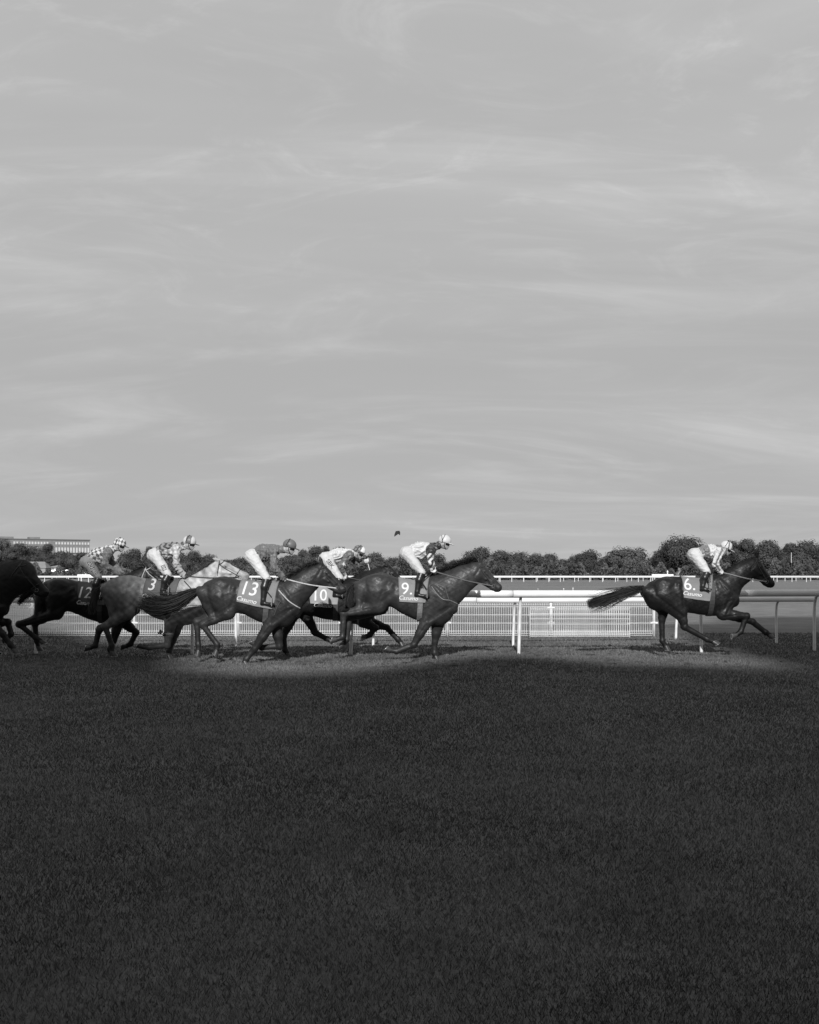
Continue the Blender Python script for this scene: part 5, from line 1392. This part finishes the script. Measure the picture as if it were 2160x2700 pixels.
J3 = dict(label='jockey in dark streaked silks with pale sleeves on the grey horse', seed=31, breech=.46, glove=.03, peak=.05, pattern=pat3, cap=cap3, billow=.05,
    j=dict(hip=(408, 1464), knee=(443, 1515), ankle=(429, 1556), toe=(450, 1563), shoulder=(466, 1447), elbow=(464, 1486), hand=(484, 1518), helm=(500, 1427), tilt=10),
    prints=[('lettering',) + tx('G', .055, 0, .01) + ((434, 1497), -55, 'breeches', ink, .006), ('badge',) + frame(.105, .08, .010) + ((434, 1497), -65, 'breeches', ink, .006)])
J12 = dict(label='jockey in diamond checked silks and grey breeches at far left', seed=121, breech=.24, glove=.06, peak=.08, pattern=pat12, cap=cap12, billow=.05,
    j=dict(hip=(230, 1482), knee=(259, 1522), ankle=(249, 1566), toe=(270, 1573), shoulder=(286, 1455), elbow=(275, 1488), hand=(312, 1512), elbow_f=(296, 1486), hand_f=(320, 1511), helm=(316, 1432), tilt=14),
    prints=[('panel',) + rect_grid(.33, .10, 18, 8) + ((244, 1497), -56, 'breeches', ink, .006), ('lettering',) + tx('VICKERS', .054, 0, .012) + ((244, 1497), -56, 'breeches', mat('pale_print', .5, .6), .010),
            ('edging',) + frame(.318, .088, .007) + ((244, 1497), -56, 'breeches', mat('pale_print', .5, .6), .009)])
for j, h in ((J6, H6), (J9, H9), (J10, H10), (J13, H13), (J3, H3), (J12, H12)): jockey(j, h)

# ---- whips held in the hands
def whip(j, s, d, ln, tone, label, tip=None):
    h = Vector(j['N'][s]['hand']) + Vector(j['root'].location) - j['off']
    d = Vector(d).normalized()
    root = empty('whip', h, label, 'whip')
    mb = MB(); mb.tube([-d * .12, d * .05], .009, 6); mb.build('handle', mat('black_leather', .018, .32), root)
    mb = MB(); mb.tube([d * .05, d * (ln - .1)], [.007, .005], 6); mb.build('shaft', mat('whip_%d' % int(tone * 100), tone, .5), root)
    mb = MB(); mb.box(tuple(d * (ln - .06)), (.028, .012, .028)); mb.tube([d * (ln - .11), d * ln], [.012, .016], 6, .5); mb.build('flap', mat('whip_%d' % int(tone * 100), tone, .5), root)
whip(J10, 1, (.28, 0, -1), .34, .75, 'white whip hanging from the far hand of the crouching jockey')
whip(J12, 1, (.05, .1, 1), .36, .05, 'thin dark whip held upright by the leftmost jockey')
whip(J9, -1, (-.62, -.25, -.62), .56, .02, 'black whip pointing back past the boot of the jockey on horse 9')
whip(J6, -1, (-.55, -.3, -.6), .5, .02, 'black whip slanting back past the boot of the leading jockey')

# ---- clods of turf kicked up
def clod(p, r, label, flat=.6, seed=0):
    rr = np.random.default_rng(seed); f = Field(np.array([-r * 2] * 3), np.array([r * 2] * 3), r / 7)
    for i in range(6): f.ell(rr.normal(size=3) * r * .45 * np.array([1, .7, flat]), (r * (.35 + .4 * rr.random()), r * .45, r * (.25 + .3 * rr.random())), r * .15, rr.random() * 3)
    V, Q = f.mesh(0); o = link('turf_clod', np_mesh('turf_clod', V, Q), mat('torn_turf', .02, .95, noise=(40, .6, 1.5)), loc=p)
    return tag(o, label, 'clod', 'clods of turf kicked up by hooves')
def sky_clod():
    """a folded scrap of turf with two points hanging"""
    mb = MB(); w = .062
    A = [(-.028, -.01, .055), (.045, .0, .062), (.062, .02, .03), (.058, .01, -.03), (.026, 0, .0), (-.012, -.015, -.028), (-.06, 0, -.058), (-.055, .01, -.01)]
    n = len(A); V = [(x, y - .014, z) for x, y, z in A] + [(x, y + .02, z) for x, y, z in A] + [(0, -.03, .015), (0, .036, .015)]
    mb.add(V, [(i, (i + 1) % n, 2 * n) for i in range(n)] + [(n + (i + 1) % n, n + i, 2 * n + 1) for i in range(n)] + [((i + 1) % n, i, n + i, n + (i + 1) % n) for i in range(n)])
    o = mb.build('turf_clod', mat('torn_turf', .02, .95), loc=at(1047.5, 1407.5, 22.9)); tag(o, 'forked dark clod of turf flying high above horse 9', 'clod', 'clods of turf kicked up by hooves')
sky_clod()
clod(at(424, 1667, 22.4), .045, 'dark clod of turf in the air before the fence under the grey horse', .9, 3)
clod(at(432, 1673, 22.5), .03, 'smaller clod just below another under the grey horse', .9, 4)
clod(Vector((gnd(1905, 1716).x, gnd(1905, 1716).y, .03)), .06, 'clod of turf lying behind the front hooves of the leading horse', .6, 5)
clod(Vector((gnd(606, 1742).x, gnd(606, 1742).y, .05)), .05, 'clod of turf by the hind hooves of horse 13', .6, 6)
clod(Vector((gnd(1915, 1748).x, gnd(1915, 1748).y, .02)), .05, 'clod of turf on the lit grass below the leading horse', .5, 8)

# ---- torn turf: hoof-cut divots pressed in the grass and crumbs thrown up, too many to count
def torn_turf():
    n = 260; V = []; Q = []
    for i in range(n):
        Y = rng.uniform(20.5, 27.0); X = rng.uniform(-9.5, 9.5)
        r = .02 + .06 * rng.random() ** 2; k = 7; b = len(V); a0 = rng.random() * 6
        ring = [(X + math.cos(a0 + 2 * math.pi * j / k) * r * (1.5 + rng.random()), Y + math.sin(a0 + 2 * math.pi * j / k) * r * (.7 + .5 * rng.random()), .002 + .022 * rng.random()) for j in range(k)]
        V.append((X, Y, .05 * rng.random() + .012)); V += ring
        Q += [(b, b + 1 + j, b + 1 + (j + 1) % k) for j in range(k)]
    # crumbs in the air behind the hooves
    for i in range(150):
        hx, hy = random.choice([(-6.6, 22.4), (-5.0, 22.6), (-3.4, 21.8), (-2.4, 21.7), (-1.5, 22.7), (.2, 22.7), (5.3, 23.4), (6.2, 23.4), (-7.9, 23.5)])
        p = np.array([hx - rng.gamma(1.6, .35) , hy + rng.normal() * .25, rng.gamma(1.3, .11)]); r = .005 + .011 * rng.random(); b = len(V)
        V += [tuple(p + rng.normal(size=3) * r) for _ in range(4)]; Q += [(b, b + 1, b + 2), (b, b + 2, b + 3), (b, b + 3, b + 1), (b + 1, b + 3, b + 2)]
    o = link('torn_turf', np_mesh('torn_turf', np.array(V), np.array(Q)), mat('loose_soil', .04, .95))
    tag(o, 'torn turf, divots and crumbs scattered along the galloped strip', 'turf', kind='stuff')
torn_turf()
